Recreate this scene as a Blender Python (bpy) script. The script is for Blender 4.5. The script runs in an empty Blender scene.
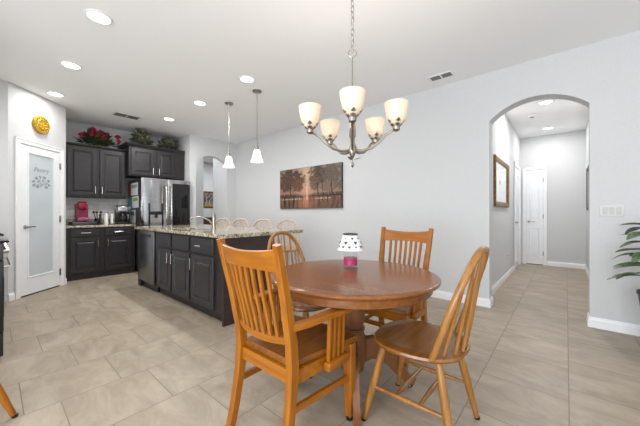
import bpy, bmesh, math, random
from mathutils import Vector, Matrix
random.seed(7)
PI = math.pi
S = bpy.context.scene
COL = S.collection

# ---------------------------------------------------------------- camera, world, lights, exposure
YAW = math.radians(40.86)
CAM_H = 1.12
cam_d = bpy.data.cameras.new('camera')
cam_d.sensor_width = 36.0
cam_d.lens = 16.0
cam_d.clip_start = 0.02
cam = bpy.data.objects.new('camera', cam_d)
COL.objects.link(cam)
cam.location = (0, 0, CAM_H)
cam.rotation_euler = (PI / 2, 0, YAW)
S.camera = cam
S.view_settings.view_transform = 'Standard'
S.view_settings.look = 'None'
S.view_settings.gamma = 1
S.view_settings.use_curve_mapping = False
S.view_settings.exposure = 0.0

world = bpy.data.worlds.new('world')
S.world = world
world.use_nodes = True
bg = world.node_tree.nodes['Background']
bg.inputs['Color'].default_value = (0.86, 0.93, 1.0, 1)
bg.inputs['Strength'].default_value = 1.0

def area(name, loc, rot, sx, sy, energy, color=(1, 1, 1), shape='RECTANGLE', spread=PI):
    d = bpy.data.lights.new(name, 'AREA')
    d.shape = shape
    d.size = sx
    d.size_y = sy
    d.energy = energy
    d.color = color
    d.spread = spread
    o = bpy.data.objects.new(name, d)
    COL.objects.link(o)
    o.location = loc
    o.rotation_euler = rot
    return o
# daylight through the glazed door and the window behind the camera
area('daylight_rear', (0.0, -2.45, 1.15), (math.radians(118), 0, 0), 3.4, 2.0, 190, (0.92, 0.96, 1.0))
area('daylight_side', (2.45, 0.3, 1.4), (math.radians(115), 0, PI / 2), 3.6, 1.6, 18, (0.92, 0.96, 1.0))
area('kitchen_fill', (-4.45, -0.66, 1.62), (math.radians(78), 0, 0), 1.1, 1.0, 6, (0.92, 0.96, 1.0))  # added fill at an invented opening behind the range, brightens the kitchen
CAN_W = 13.0
CEIL = 2.785

# ---------------------------------------------------------------- helpers
class MB:
    def __init__(self):
        self.bm = bmesh.new()
        self.M = Matrix.Identity(4)
        self.uvc = None
    def _v(self, p):
        return self.bm.verts.new(self.M @ Vector(p))
    def _f(self, vs):
        try:
            return self.bm.faces.new(vs)
        except ValueError:
            return None
    def box(self, a, b, bev=0.0, seg=2):
        x0, y0, z0 = [min(a[i], b[i]) for i in range(3)]
        x1, y1, z1 = [max(a[i], b[i]) for i in range(3)]
        v = [self._v(p) for p in ((x0,y0,z0),(x1,y0,z0),(x1,y1,z0),(x0,y1,z0),(x0,y0,z1),(x1,y0,z1),(x1,y1,z1),(x0,y1,z1))]
        fs = [self._f([v[i] for i in q]) for q in ((3,2,1,0),(4,5,6,7),(0,1,5,4),(1,2,6,5),(2,3,7,6),(3,0,4,7))]
        if bev > 0:
            es = list({e for f in fs for e in f.edges})
            bmesh.ops.bevel(self.bm, geom=es, offset=bev, segments=seg, affect='EDGES', profile=0.5)
        return self
    def prism(self, pts, off, bev=0.0):
        """pts: 3-D polygon; off: extrusion vector"""
        off = Vector(off)
        a = [self._v(p) for p in pts]
        b = [self._v(Vector(p) + off) for p in pts]
        n = len(pts)
        f = [self._f(a), self._f(b[::-1])]
        for i in range(n):
            f.append(self._f([a[i], b[i], b[(i+1) % n], a[(i+1) % n]]))
        if bev > 0:
            es = list(set(list(f[0].edges) + list(f[1].edges)))
            bmesh.ops.bevel(self.bm, geom=es, offset=bev, segments=2, affect='EDGES', profile=0.5)
        return self
    def tube(self, pts, r, n=10, r2=None, up=None, caps=True):
        """sweep along pts; r number or list; r2 second radius (elliptic section) along 'up' hint"""
        pts = [Vector(p) for p in pts]
        m = len(pts)
        R = r if isinstance(r, (list, tuple)) else [r] * m
        R2 = r2 if isinstance(r2, (list, tuple)) else ([r2] * m if r2 else R)
        rings = []
        prev = None
        for i, p in enumerate(pts):
            t = (pts[min(i+1, m-1)] - pts[max(i-1, 0)]).normalized()
            if prev is None:
                h = Vector(up) if up else (Vector((0,0,1)) if abs(t.z) < 0.9 else Vector((1,0,0)))
            else:
                h = Vector(up) if up else prev
            u = h - t * h.dot(t)
            if u.length < 1e-5:
                u = t.orthogonal()
            u.normalize()
            w = t.cross(u)
            prev = u
            rings.append([self._v(p + w * (R[i] * math.cos(2*PI*k/n)) + u * (R2[i] * math.sin(2*PI*k/n))) for k in range(n)])
        for i in range(m - 1):
            for k in range(n):
                self._f([rings[i][k], rings[i][(k+1) % n], rings[i+1][(k+1) % n], rings[i+1][k]])
        if caps:
            self._f(rings[0][::-1])
            self._f(rings[-1])
        return self
    def bar(self, pts, w, d, up):
        """rectangular section swept along pts: w across, d along 'up'"""
        pts = [Vector(p) for p in pts]
        m = len(pts)
        W = w if isinstance(w, (list, tuple)) else [w] * m
        D = d if isinstance(d, (list, tuple)) else [d] * m
        rings = []
        for i, p in enumerate(pts):
            t = (pts[min(i+1, m-1)] - pts[max(i-1, 0)]).normalized()
            u = Vector(up)
            u = (u - t * u.dot(t)).normalized()
            s = t.cross(u)
            c = 0.22
            hw, hd = W[i] / 2, D[i] / 2
            e = min(hw, hd) * c
            sec = [(hw, -hd+e), (hw, hd-e), (hw-e, hd), (-hw+e, hd), (-hw, hd-e), (-hw, -hd+e), (-hw+e, -hd), (hw-e, -hd)]
            rings.append([self._v(p + s * a + u * b) for a, b in sec])
        n = 8
        for i in range(m - 1):
            for k in range(n):
                self._f([rings[i][k], rings[i][(k+1) % n], rings[i+1][(k+1) % n], rings[i+1][k]])
        self._f(rings[0][::-1])
        self._f(rings[-1])
        return self
    def lathe(self, prof, c=(0,0,0), n=24, close=True):
        """prof list of (r, z)"""
        c = Vector(c)
        rings = []
        for r, z in prof:
            if r < 1e-6:
                rings.append([self._v(c + Vector((0, 0, z)))])
            else:
                rings.append([self._v(c + Vector((r*math.cos(2*PI*k/n), r*math.sin(2*PI*k/n), z))) for k in range(n)])
        for a, b in zip(rings[:-1], rings[1:]):
            for k in range(n):
                k2 = (k+1) % n
                if len(a) == 1 and len(b) == 1: continue
                if len(a) == 1: self._f([a[0], b[k2], b[k]])
                elif len(b) == 1: self._f([a[k], a[k2], b[0]])
                else: self._f([a[k], a[k2], b[k2], b[k]])
        if close:
            if len(rings[0]) > 1: self._f(rings[0][::-1])
            if len(rings[-1]) > 1: self._f(rings[-1])
        return self
    def rings(self, loops, cap0=True, cap1=True):
        R = [[self._v(p) for p in l] for l in loops]
        n = len(R[0])
        for a, b in zip(R[:-1], R[1:]):
            for k in range(n):
                self._f([a[k], a[(k+1) % n], b[(k+1) % n], b[k]])
        if cap0: self._f(R[0][::-1])
        if cap1: self._f(R[-1])
        return self
    def ball(self, c, r, n=10, sc=(1,1,1)):
        prof = [(r*math.sin(PI*i/n), -r*math.cos(PI*i/n)) for i in range(n+1)]
        old = self.M
        self.M = old @ Matrix.Translation(Vector(c)) @ Matrix.Diagonal((sc[0], sc[1], sc[2], 1))
        self.lathe(prof, n=max(8, n+4))
        self.M = old
        return self
    def leaf(self, base, d, L, w, droop=0.2, up=(0,0,1), n=5, fold=0.25):
        d = Vector(d).normalized()
        side = d.cross(Vector(up))
        if side.length < 1e-4: side = d.orthogonal()
        side.normalize()
        nn = side.cross(d)
        base = Vector(base)
        prev = None
        for i in range(n + 1):
            t = i / n
            wd = w * math.sin(PI * min(1, t * 0.92 + 0.06)) ** 0.8 * 0.5
            p = base + d * L * t - Vector((0, 0, 1)) * droop * L * t * t
            q = [self._v(p - side * wd + nn * wd * fold), self._v(p), self._v(p + side * wd + nn * wd * fold)]
            if prev:
                self._f([prev[0], prev[1], q[1], q[0]])
                self._f([prev[1], prev[2], q[2], q[1]])
            prev = q
        return self
    def build(self, name, mat, parent=None, smooth=True, loc=None, angle=38):
        bmesh.ops.remove_doubles(self.bm, verts=self.bm.verts, dist=1e-6)
        bmesh.ops.recalc_face_normals(self.bm, faces=self.bm.faces)
        me = bpy.data.meshes.new(name)
        self.bm.to_mesh(me)
        self.bm.free()
        for m in (mat if isinstance(mat, (list, tuple)) else [mat]):
            me.materials.append(m)
        if smooth:
            for p in me.polygons: p.use_smooth = True
            try: me.set_sharp_from_angle(angle=math.radians(angle))
            except Exception: pass
        o = bpy.data.objects.new(name, me)
        COL.objects.link(o)
        if parent: o.parent = parent
        if loc: o.location = loc
        return o

def tag(o, label, cat, group=None, kind=None):
    o['label'] = label
    o['category'] = cat
    if group: o['group'] = group
    if kind: o['kind'] = kind
    return o
def thing(name, label, cat, loc=(0,0,0), rz=0, group=None):
    o = bpy.data.objects.new(name, None)
    o.empty_display_size = 0.1
    COL.objects.link(o)
    o.location = loc
    o.rotation_euler = (0, 0, rz)
    return tag(o, label, cat, group)
def struct(o, label=None):
    o['kind'] = 'structure'
    if label: o['label'] = label
    return o
def dup(root, loc, rz, label, group=None):
    r = root.copy(); COL.objects.link(r)
    r.location = loc; r.rotation_euler = (0, 0, rz); r['label'] = label
    if group: r['group'] = group
    for ch in list(root.children):
        c = ch.copy(); COL.objects.link(c); c.parent = r
        for g in list(ch.children):
            d = g.copy(); COL.objects.link(d); d.parent = c
    return r

# ---------------------------------------------------------------- materials
def srgb(r, g, b):
    f = lambda c: (c/255/12.92) if c/255 <= 0.04045 else ((c/255+0.055)/1.055)**2.4
    return (f(r), f(g), f(b), 1)
def newmat(name):
    m = bpy.data.materials.new(name); m.use_nodes = True
    return m, m.node_tree, m.node_tree.nodes['Principled BSDF']
def ramp(nt, stops):
    r = nt.nodes.new('ShaderNodeValToRGB')
    while len(r.color_ramp.elements) < len(stops): r.color_ramp.elements.new(0.5)
    for e, (p, c) in zip(r.color_ramp.elements, stops):
        e.position = p; e.color = c
    return r
def noise_mat(name, c1, c2, scale=(8,8,8), rough=0.5, metal=0.0, detail=4, bump=0.0, spec=0.5, nscale=1.0, coat=0):
    m, nt, b = newmat(name)
    tc = nt.nodes.new('ShaderNodeTexCoord'); mp = nt.nodes.new('ShaderNodeMapping')
    mp.inputs['Scale'].default_value = scale
    no = nt.nodes.new('ShaderNodeTexNoise'); no.inputs['Scale'].default_value = nscale; no.inputs['Detail'].default_value = detail
    r = ramp(nt, [(0.3, c1), (0.7, c2)])
    L = nt.links.new
    L(tc.outputs['Object'], mp.inputs['Vector']); L(mp.outputs['Vector'], no.inputs['Vector'])
    L(no.outputs['Fac'], r.inputs['Fac']); L(r.outputs['Color'], b.inputs['Base Color'])
    b.inputs['Roughness'].default_value = rough; b.inputs['Metallic'].default_value = metal
    b.inputs['Specular IOR Level'].default_value = spec
    if coat: b.inputs['Coat Weight'].default_value = coat; b.inputs['Coat Roughness'].default_value = 0.12
    if bump:
        bp = nt.nodes.new('ShaderNodeBump'); bp.inputs['Strength'].default_value = bump; bp.inputs['Distance'].default_value = 0.002
        L(no.outputs['Fac'], bp.inputs['Height']); L(bp.outputs['Normal'], b.inputs['Normal'])
    return m
def emis(name, col, strength, base=(0.9,0.9,0.9,1)):
    m, nt, b = newmat(name)
    b.inputs['Base Color'].default_value = base
    b.inputs['Emission Color'].default_value = col
    b.inputs['Emission Strength'].default_value = strength
    return m
def wood(name, c1, c2, c3, axis='z', rough=0.32):
    s = {'x': (2.2, 38, 38), 'y': (38, 2.2, 38), 'z': (38, 38, 2.2)}[axis]
    m, nt, b = newmat(name)
    L = nt.links.new
    tc = nt.nodes.new('ShaderNodeTexCoord'); mp = nt.nodes.new('ShaderNodeMapping'); mp.inputs['Scale'].default_value = s
    no = nt.nodes.new('ShaderNodeTexNoise'); no.inputs['Scale'].default_value = 1.0; no.inputs['Detail'].default_value = 6; no.inputs['Distortion'].default_value = 0.2
    n2 = nt.nodes.new('ShaderNodeTexNoise'); n2.inputs['Scale'].default_value = 5.0
    r = ramp(nt, [(0.25, c1), (0.52, c2), (0.78, c3)])
    mx = nt.nodes.new('ShaderNodeMix'); mx.data_type = 'RGBA'; mx.blend_type = 'MULTIPLY'; mx.inputs[0].default_value = 0.35
    r2 = ramp(nt, [(0.3, (0.72,0.68,0.64,1)), (0.7, (1,1,1,1))])
    L(tc.outputs['Object'], mp.inputs['Vector']); L(mp.outputs['Vector'], no.inputs['Vector']); L(tc.outputs['Object'], n2.inputs['Vector'])
    L(no.outputs['Fac'], r.inputs['Fac']); L(n2.outputs['Fac'], r2.inputs['Fac'])
    L(r.outputs['Color'], mx.inputs[6]); L(r2.outputs['Color'], mx.inputs[7]); L(mx.outputs[2], b.inputs['Base Color'])
    b.inputs['Roughness'].default_value = rough
    b.inputs['Coat Weight'].default_value = 0.12; b.inputs['Coat Roughness'].default_value = 0.18
    return m

M = {}
M['wall'] = noise_mat('wall_paint', srgb(208,209,210), srgb(212,213,214), (60,60,60), 0.85, bump=0.05)
M['ceil'] = noise_mat('ceiling_paint', srgb(246,247,248), srgb(249,249,250), (70,70,70), 0.95, bump=0.08)
M['trim'] = noise_mat('trim_paint', srgb(240,241,244), srgb(244,245,247), (10,10,10), 0.4)
M['door'] = noise_mat('door_paint', srgb(238,240,244), srgb(242,244,247), (10,10,10), 0.4)
M['gap'] = noise_mat('shadow_gap_dark', srgb(40,36,34), srgb(50,46,44), rough=0.9)
CAB = (srgb(38,36,39), srgb(46,44,47))
M['cab'] = noise_mat('espresso_cabinet_paint', CAB[0], CAB[1], (14,14,14), 0.38)
M['cab_dark'] = noise_mat('espresso_cabinet_carcass', srgb(34,29,30), srgb(44,37,38), (14,14,14), 0.45)
M['panel'] = noise_mat('espresso_end_panel', srgb(48,36,35), srgb(60,46,43), (6,6,30), 0.42)
M['steel'] = noise_mat('stainless_steel', srgb(178,178,180), srgb(204,204,206), (3,3,120), 0.17, 1.0)
M['steel_mid'] = noise_mat('dark_stainless_steel', srgb(128,128,131), srgb(148,148,151), (3,3,120), 0.3, 1.0)
M['steel_dark'] = noise_mat('dark_grey_metal', srgb(70,71,74), srgb(84,85,88), (8,8,8), 0.4, 0.5)
M['chrome'] = noise_mat('brushed_nickel', srgb(200,198,194), srgb(222,220,216), (20,20,20), 0.18, 1.0)
M['nickel'] = noise_mat('satin_nickel', srgb(150,144,134), srgb(176,169,158), (20,20,20), 0.28, 1.0)
M['black'] = noise_mat('black_plastic', srgb(20,20,21), srgb(30,30,31), (10,10,10), 0.3)
M['blackglass'] = noise_mat('dark_glass', srgb(20,22,23), srgb(26,29,30), (2,2,2), 0.06)
M['oak_z'] = wood('honey_oak_vertical', srgb(134,76,10), srgb(162,97,14), srgb(176,112,24), 'z')
M['oak_x'] = wood('honey_oak_crosswise', srgb(134,76,10), srgb(162,97,14), srgb(176,112,24), 'x')
M['oak_y'] = wood('honey_oak_lengthwise', srgb(132,74,10), srgb(160,95,14), srgb(174,110,24), 'y')
M['seat_red'] = wood('reddish_oak_seat', srgb(106,60,12), srgb(130,76,16), srgb(146,90,26), 'y', 0.3)
M['tan_z'] = wood('tan_oak_vertical', srgb(134,88,36), srgb(158,108,50), srgb(174,124,66), 'z')
M['tan_x'] = wood('tan_oak_seat', srgb(114,70,22), srgb(136,86,30), srgb(152,102,44), 'x', 0.25)
M['pale_z'] = wood('pale_oak_vertical', srgb(196,168,140), srgb(214,190,164), srgb(224,203,180), 'z', 0.4)
M['pale_x'] = wood('pale_oak_seat', srgb(176,138,98), srgb(196,158,118), srgb(208,172,134), 'x', 0.4)
M['table'] = wood('walnut_stained_oak_top', srgb(112,64,28), srgb(132,79,36), srgb(146,93,46), 'x', 0.24)
M['table_z'] = wood('walnut_stained_oak_pedestal', srgb(104,64,32), srgb(124,78,42), srgb(140,92,54), 'z', 0.3)
M['glide'] = noise_mat('black_glide', srgb(24,24,26), srgb(34,34,36), rough=0.25)
M['white'] = noise_mat('white_plastic', srgb(236,236,236), srgb(242,242,242), rough=0.4)
M['plate'] = noise_mat('white_switch_plate', srgb(214,214,212), srgb(218,218,216), rough=0.45)
M['rocker'] = noise_mat('shaded_switch_rocker', srgb(196,196,194), srgb(202,202,200), rough=0.45)  # white rockers coloured greyer than the plate, shading put into the colour
M['grille'] = noise_mat('vent_shadow_grey', srgb(118,118,116), srgb(130,130,128), rough=0.7)
M['red'] = noise_mat('red_plastic', srgb(122,10,24), srgb(138,16,32), rough=0.3)
M['pink'] = noise_mat('rose_plastic', srgb(132,42,76), srgb(146,54,90), rough=0.3)
M['leaf'] = noise_mat('silk_leaf_green', srgb(38,58,30), srgb(78,98,58), (30,30,30), 0.6)
M['leaf2'] = noise_mat('grey_green_leaf', srgb(36,44,30), srgb(142,146,124), (26,26,26), 0.6)
M['leaf3'] = noise_mat('variegated_leaf', srgb(34,62,32), srgb(128,150,108), (40,40,40), 0.45)
M['flower'] = noise_mat('crimson_petals', srgb(128,8,42), srgb(176,30,74), (40,40,40), 0.6)
M['basket'] = noise_mat('brown_basket', srgb(70,48,30), srgb(100,72,46), (30,30,90), 0.8)
M['gold'] = noise_mat('yellow_gold', srgb(164,120,12), srgb(206,166,44), (60,60,60), 0.45, 0.1, bump=0.5)
M['bronze'] = noise_mat('antique_gold_frame', srgb(96,70,34), srgb(140,108,58), (30,30,30), 0.4, 0.4)
M['mirror'] = noise_mat('mirror_silver', srgb(226,228,230), srgb(230,232,234), rough=0.02, metal=1.0)
M['pot'] = noise_mat('black_pot', srgb(24,24,25), srgb(34,34,35), rough=0.4)
M['soil'] = noise_mat('dark_soil', srgb(40,28,20), srgb(62,46,34), (60,60,60), 0.95)
M['etch'] = noise_mat('etched_grey', srgb(140,148,153), srgb(158,165,170), (40,40,40), 0.8)
M['frost'] = noise_mat('frosted_glass', srgb(196,205,210), srgb(204,212,216), (3,3,3), 0.35)
M['frame_dark'] = noise_mat('dark_frame', srgb(40,32,28), srgb(56,46,40), rough=0.5)
M['wax'] = noise_mat('magenta_wax', srgb(176,0,84), srgb(198,8,102), (30,30,30), 0.4)
M['wood_dark'] = noise_mat('dark_brown_wood', srgb(74,42,30), srgb(96,58,42), (6,6,40), 0.45)

def glass_mat(name, col, rough=0.0, alpha=0.25):
    m, nt, b = newmat(name)
    b.inputs['Base Color'].default_value = col
    b.inputs['Roughness'].default_value = rough
    b.inputs['Alpha'].default_value = alpha
    b.inputs['Specular IOR Level'].default_value = 0.8
    return m
M['jar'] = glass_mat('clear_jar_glass', (0.35, 0.35, 0.37, 1), 0.04, 0.06)
M['can_lens'] = emis('recessed_light_lens', (1, 0.97, 0.92, 1), 4.0)
M['pend'] = emis('lit_white_glass', (1, 0.99, 0.97, 1), 0.55)

def shade_mat():
    # frosted glass bowl lit from within: brighter where the bulb sits
    m, nt, b = newmat('lit_alabaster_glass')
    L = nt.links.new
    tc = nt.nodes.new('ShaderNodeTexCoord'); sp = nt.nodes.new('ShaderNodeSeparateXYZ')
    no = nt.nodes.new('ShaderNodeTexNoise'); no.inputs['Scale'].default_value = 30
    r = ramp(nt, [(0.0, (0.82,0.68,0.52,1)), (1.0, (1.0,0.88,0.72,1))])
    L(tc.outputs['Object'], no.inputs['Vector']); L(no.outputs['Fac'], r.inputs['Fac'])
    L(r.outputs['Color'], b.inputs['Emission Color'])
    b.inputs['Base Color'].default_value = srgb(226,214,196)
    b.inputs['Emission Strength'].default_value = 0.05
    b.inputs['Roughness'].default_value = 0.35
    b.inputs['Subsurface Weight'].default_value = 0.0
    b.inputs['Transmission Weight'].default_value = 0.0
    # let the bulb light through
    out = nt.nodes['Material Output']
    tr = nt.nodes.new('ShaderNodeBsdfTranslucent'); tr.inputs['Color'].default_value = (0.9, 0.78, 0.64, 1)
    mx = nt.nodes.new('ShaderNodeMixShader'); mx.inputs[0].default_value = 0.22
    L(b.outputs['BSDF'], mx.inputs[1]); L(tr.outputs['BSDF'], mx.inputs[2]); L(mx.outputs['Shader'], out.inputs['Surface'])
    return m
M['shade'] = shade_mat()
M['bulb'] = emis('warm_bulb', (1, 0.88, 0.70, 1), 3.0)

def granite():
    m, nt, b = newmat('speckled_granite'); L = nt.links.new
    tc = nt.nodes.new('ShaderNodeTexCoord')
    v = nt.nodes.new('ShaderNodeTexVoronoi'); v.inputs['Scale'].default_value = 55
    n1 = nt.nodes.new('ShaderNodeTexNoise'); n1.inputs['Scale'].default_value = 26; n1.inputs['Detail'].default_value = 6; n1.inputs['Roughness'].default_value = 0.75
    r = ramp(nt, [(0.36, srgb(66,58,50)), (0.46, srgb(150,138,116)), (0.55, srgb(198,188,166)), (0.68, srgb(222,216,202))])
    r2 = ramp(nt, [(0.0, srgb(60,52,46)), (0.25, srgb(255,255,255))])
    mx = nt.nodes.new('ShaderNodeMix'); mx.data_type = 'RGBA'; mx.blend_type = 'MULTIPLY'; mx.inputs[0].default_value = 0.5
    L(tc.outputs['Object'], v.inputs['Vector']); L(tc.outputs['Object'], n1.inputs['Vector'])
    L(n1.outputs['Fac'], r.inputs['Fac']); L(v.outputs['Distance'], r2.inputs['Fac'])
    L(r.outputs['Color'], mx.inputs[6]); L(r2.outputs['Color'], mx.inputs[7]); L(mx.outputs[2], b.inputs['Base Color'])
    b.inputs['Roughness'].default_value = 0.05
    return m
M['granite'] = granite()

def floor_mat():
    m, nt, b = newmat('beige_porcelain_tile'); L = nt.links.new
    T = 0.4572
    def math_(op, a, b_=None):
        n = nt.nodes.new('ShaderNodeMath'); n.operation = op
        for i, v in enumerate((a, b_)):
            if v is None: continue
            if isinstance(v, (int, float)): n.inputs[i].default_value = v
            else: L(v, n.inputs[i])
        return n.outputs[0]
    tc = nt.nodes.new('ShaderNodeTexCoord'); sp = nt.nodes.new('ShaderNodeSeparateXYZ')
    L(tc.outputs['Object'], sp.inputs[0])
    u = math_('DIVIDE', math_('SUBTRACT', sp.outputs['X'], 0.013), T)
    row = math_('FLOOR', u)
    fu = math_('SUBTRACT', u, row)
    v = math_('SUBTRACT', math_('DIVIDE', math_('SUBTRACT', sp.outputs['Y'], 2.253 + T/3), T), math_('DIVIDE', row, 3.0))
    colv = math_('FLOOR', v)
    fv = math_('SUBTRACT', v, colv)
    def edge(f): return math_('MINIMUM', f, math_('SUBTRACT', 1.0, f))
    d = math_('MINIMUM', edge(fu), edge(fv))
    gr = math_('LESS_THAN', d, 0.0056)
    cb = nt.nodes.new('ShaderNodeCombineXYZ'); L(row, cb.inputs[0]); L(colv, cb.inputs[1])
    wn = nt.nodes.new('ShaderNodeTexWhiteNoise'); wn.noise_dimensions = '3D'; L(cb.outputs[0], wn.inputs['Vector'])
    ad = nt.nodes.new('ShaderNodeVectorMath'); ad.operation = 'MULTIPLY_ADD'
    L(wn.outputs['Color'], ad.inputs[0]); ad.inputs[1].default_value = (9, 9, 9); L(tc.outputs['Object'], ad.inputs[2])
    mp = nt.nodes.new('ShaderNodeMapping'); mp.inputs['Scale'].default_value = (2.6, 5.5, 3); mp.inputs['Rotation'].default_value = (0, 0, 0.5)
    L(ad.outputs[0], mp.inputs['Vector'])
    n1 = nt.nodes.new('ShaderNodeTexNoise'); n1.inputs['Scale'].default_value = 1.0; n1.inputs['Detail'].default_value = 7; n1.inputs['Roughness'].default_value = 0.66; n1.inputs['Distortion'].default_value = 0.8
    L(mp.outputs[0], n1.inputs['Vector'])
    r = ramp(nt, [(0.28, srgb(145,131,114)), (0.5, srgb(165,151,133)), (0.74, srgb(183,170,153))])
    L(n1.outputs['Fac'], r.inputs['Fac'])
    hv = nt.nodes.new('ShaderNodeHueSaturation'); L(r.outputs['Color'], hv.inputs['Color'])
    L(math_('ADD', math_('MULTIPLY', wn.outputs['Value'], 0.07), 0.965), hv.inputs['Value'])
    mx = nt.nodes.new('ShaderNodeMix'); mx.data_type = 'RGBA'
    L(gr, mx.inputs[0]); L(hv.outputs['Color'], mx.inputs[6]); mx.inputs[7].default_value = srgb(126,114,100)
    L(mx.outputs[2], b.inputs['Base Color'])
    b.inputs['Roughness'].default_value = 0.42
    b.inputs['Specular IOR Level'].default_value = 0.4
    bp = nt.nodes.new('ShaderNodeBump'); bp.inputs['Strength'].default_value = 0.4; bp.inputs['Distance'].default_value = 0.002
    L(math_('SUBTRACT', 1.0, gr), bp.inputs['Height']); L(bp.outputs['Normal'], b.inputs['Normal'])
    return m
M['floor'] = floor_mat()

def vcol_mat(name, rough=0.6):
    m, nt, b = newmat(name)
    a = nt.nodes.new('ShaderNodeVertexColor'); a.layer_name = 'Col'
    nt.links.new(a.outputs['Color'], b.inputs['Base Color'])
    b.inputs['Roughness'].default_value = rough
    return m

# ---------------------------------------------------------------- the setting
WY = 3.862           # painting wall
struct(MB().box((-9.6, -2.9, -0.12), (2.9, 8.2, 0)).build('floor', M['floor'], smooth=False), 'beige porcelain tile floor')
struct(MB().box((-9.6, -2.9, CEIL), (2.9, 8.2, CEIL + 0.12)).build('ceiling', M['ceil'], smooth=False), 'flat white ceiling')

# painting wall with the arched opening
AX0, AX1, ASP, AAP, ATH = -0.688, 0.176, 2.205, 2.39, 0.17
pts = [(-6.0, WY, 0), (AX0, WY, 0)]
w2 = (AX1 - AX0) / 2; rise = AAP - ASP
Rr = (w2*w2 + rise*rise) / (2*rise); acx = (AX0 + AX1) / 2; acz = AAP - Rr
a0 = math.asin(w2 / Rr)
for i in range(25):
    a = -a0 + 2*a0*i/24
    pts.append((acx + Rr*math.sin(a), WY, acz + Rr*math.cos(a)))
pts += [(AX1, WY, 0), (2.72, WY, 0), (2.72, WY, CEIL), (-6.0, WY, CEIL)]
struct(MB().prism(pts, (0, ATH, 0)).build('wall_right', M['wall'], smooth=False), 'white wall with arched opening')

# hall
HX0, HX1, HY1 = -0.775, 0.30, 7.75
struct(MB().box((HX0 - 0.12, WY + ATH, 0), (HX0, HY1 + 0.12, CEIL)).build('wall_hall_left', M['wall'], smooth=False))
struct(MB().box((HX1, WY + ATH, 0), (HX1 + 0.12, HY1 + 0.12, CEIL)).build('wall_hall_right', M['wall'], smooth=False))
struct(MB().box((HX0, HY1, 0), (HX1, HY1 + 0.12, CEIL)).build('wall_hall_end', M['wall'], smooth=False))

# far wall with the arched opening to the corridor
EX = -6.0
pts = [(EX, 2.74, 0), (EX, 2.87, 0), (EX, 2.87, 2.27)]
for i in range(1, 16):
    t = i / 16
    pts.append((EX, 2.87 + 0.73*t, 2.27 + 0.125*math.sin(PI*t)))
pts += [(EX, 3.60, 2.27), (EX, 3.60, 0), (EX, 4.03, 0), (EX, 4.03, CEIL), (EX, 2.74, CEIL)]
struct(MB().prism(pts, (-0.12, 0, 0)).build('wall_far', M['wall'], smooth=False))
struct(MB().box((-6.62, 3.60, 0), (-6.12, 4.03, CEIL)).build('wall_corridor_right', M['wall'], smooth=False))
struct(MB().box((-7.1, 2.9, 0), (-6.98, 3.535, CEIL)).build('wall_corridor_left', M['wall'], smooth=False))
struct(MB().box((-9.0, 2.5, 0), (-8.88, 6.2, CEIL)).build('wall_corridor_end', M['wall'], smooth=False))
struct(MB().box((-8.88, 6.1, 0), (-6.62, 6.2, CEIL)).build('wall_corridor_back', M['wall'], smooth=False))
# fridge alcove return, kitchen back wall, diagonal pantry wall
struct(MB().box((-6.88, 2.74, 0), (-6.12, 2.86, CEIL)).build('wall_alcove', M['wall'], smooth=False))
struct(MB().box((-6.88, 0.6, 0), (-6.76, 2.74, CEIL)).build('wall_back', M['wall'], smooth=False))
PA = Vector((-5.965, 0.77, 0)); PB = Vector((-5.334, 0.139, 0))
pdir = (PB - PA).normalized(); pn = Vector((1, 1, 0)).normalized()
struct(MB().prism([PA, PB, (PB - pn*0.2), (-6.1, 0.63, 0), (-6.1, 0.77, 0)], (0, 0, CEIL)).build('wall_pantry', M['wall'], smooth=False))
struct(MB().box((-6.76, 0.65, 0), (-6.1, 0.77, CEIL)).build('wall_pantry_side', M['wall'], smooth=False))
struct(MB().box((-5.454, -0.68, 0), (-5.334, 0.139, CEIL)).build('wall_range_side', M['wall'], smooth=False))
struct(MB().box((-5.334, -0.80, 0), (-2.95, -0.68, 1.1)).box((-5.334, -0.80, 2.15), (-2.95, -0.68, CEIL)).box((-5.334, -0.80, 1.1), (-5.02, -0.68, 2.15)).box((-3.88, -0.80, 1.1), (-2.95, -0.68, 2.15)).build('wall_left', M['wall'], smooth=False))  # window opening is invented, added to bring daylight into the kitchen
struct(MB().box((-3.07, -2.72, 0), (-2.95, -0.80, CEIL)).build('wall_rear_left', M['wall'], smooth=False))
# rear wall with glazed door opening, side wall with window opening
struct(MB().box((-2.95, -2.72, 0), (-1.8, -2.6, CEIL)).box((1.8, -2.72, 0), (2.72, -2.6, CEIL)).box((-1.8, -2.72, 2.4), (1.8, -2.6, CEIL)).build('wall_rear', M['wall'], smooth=False))
struct(MB().box((2.6, -2.6, 0), (2.72, -1.6, CEIL)).box((2.6, 2.2, 0), (2.72, WY, CEIL)).box((2.6, -1.6, 2.35), (2.72, 2.2, CEIL)).box((2.6, -1.6, 0), (2.72, 2.2, 0.55)).build('wall_window_side', M['wall'], smooth=False))

# baseboards
def board(name, a, b, out, h=0.1, t=0.014):
    a = Vector(a); b = Vector(b); out = Vector(out).normalized()
    prof = [(0, 0), (t, 0), (t, h*0.72), (t*0.55, h*0.86), (t*0.4, h), (0, h)]
    mb = MB()
    mb.prism([a + out*o + Vector((0, 0, z)) for o, z in prof], b - a)
    return struct(mb.build(name, M['trim'], smooth=False))
g = 0.014
board('baseboard_right', (-5.98, WY, 0), (AX0, WY, 0), (0, -1, 0))
board('baseboard_arch_left', (AX0, WY - g, 0), (AX0, WY + ATH, 0), (1, 0, 0))
board('baseboard_arch_right', (AX1, WY - g, 0), (AX1, WY + ATH, 0), (-1, 0, 0))
board('baseboard_right_corner', (AX1, WY, 0), (2.6, WY, 0), (0, -1, 0))
board('baseboard_hall_left', (HX0, WY + ATH, 0), (HX0, 6.66, 0), (1, 0, 0))
board('baseboard_hall_right', (HX1, WY + ATH, 0), (HX1, HY1, 0), (-1, 0, 0))
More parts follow.
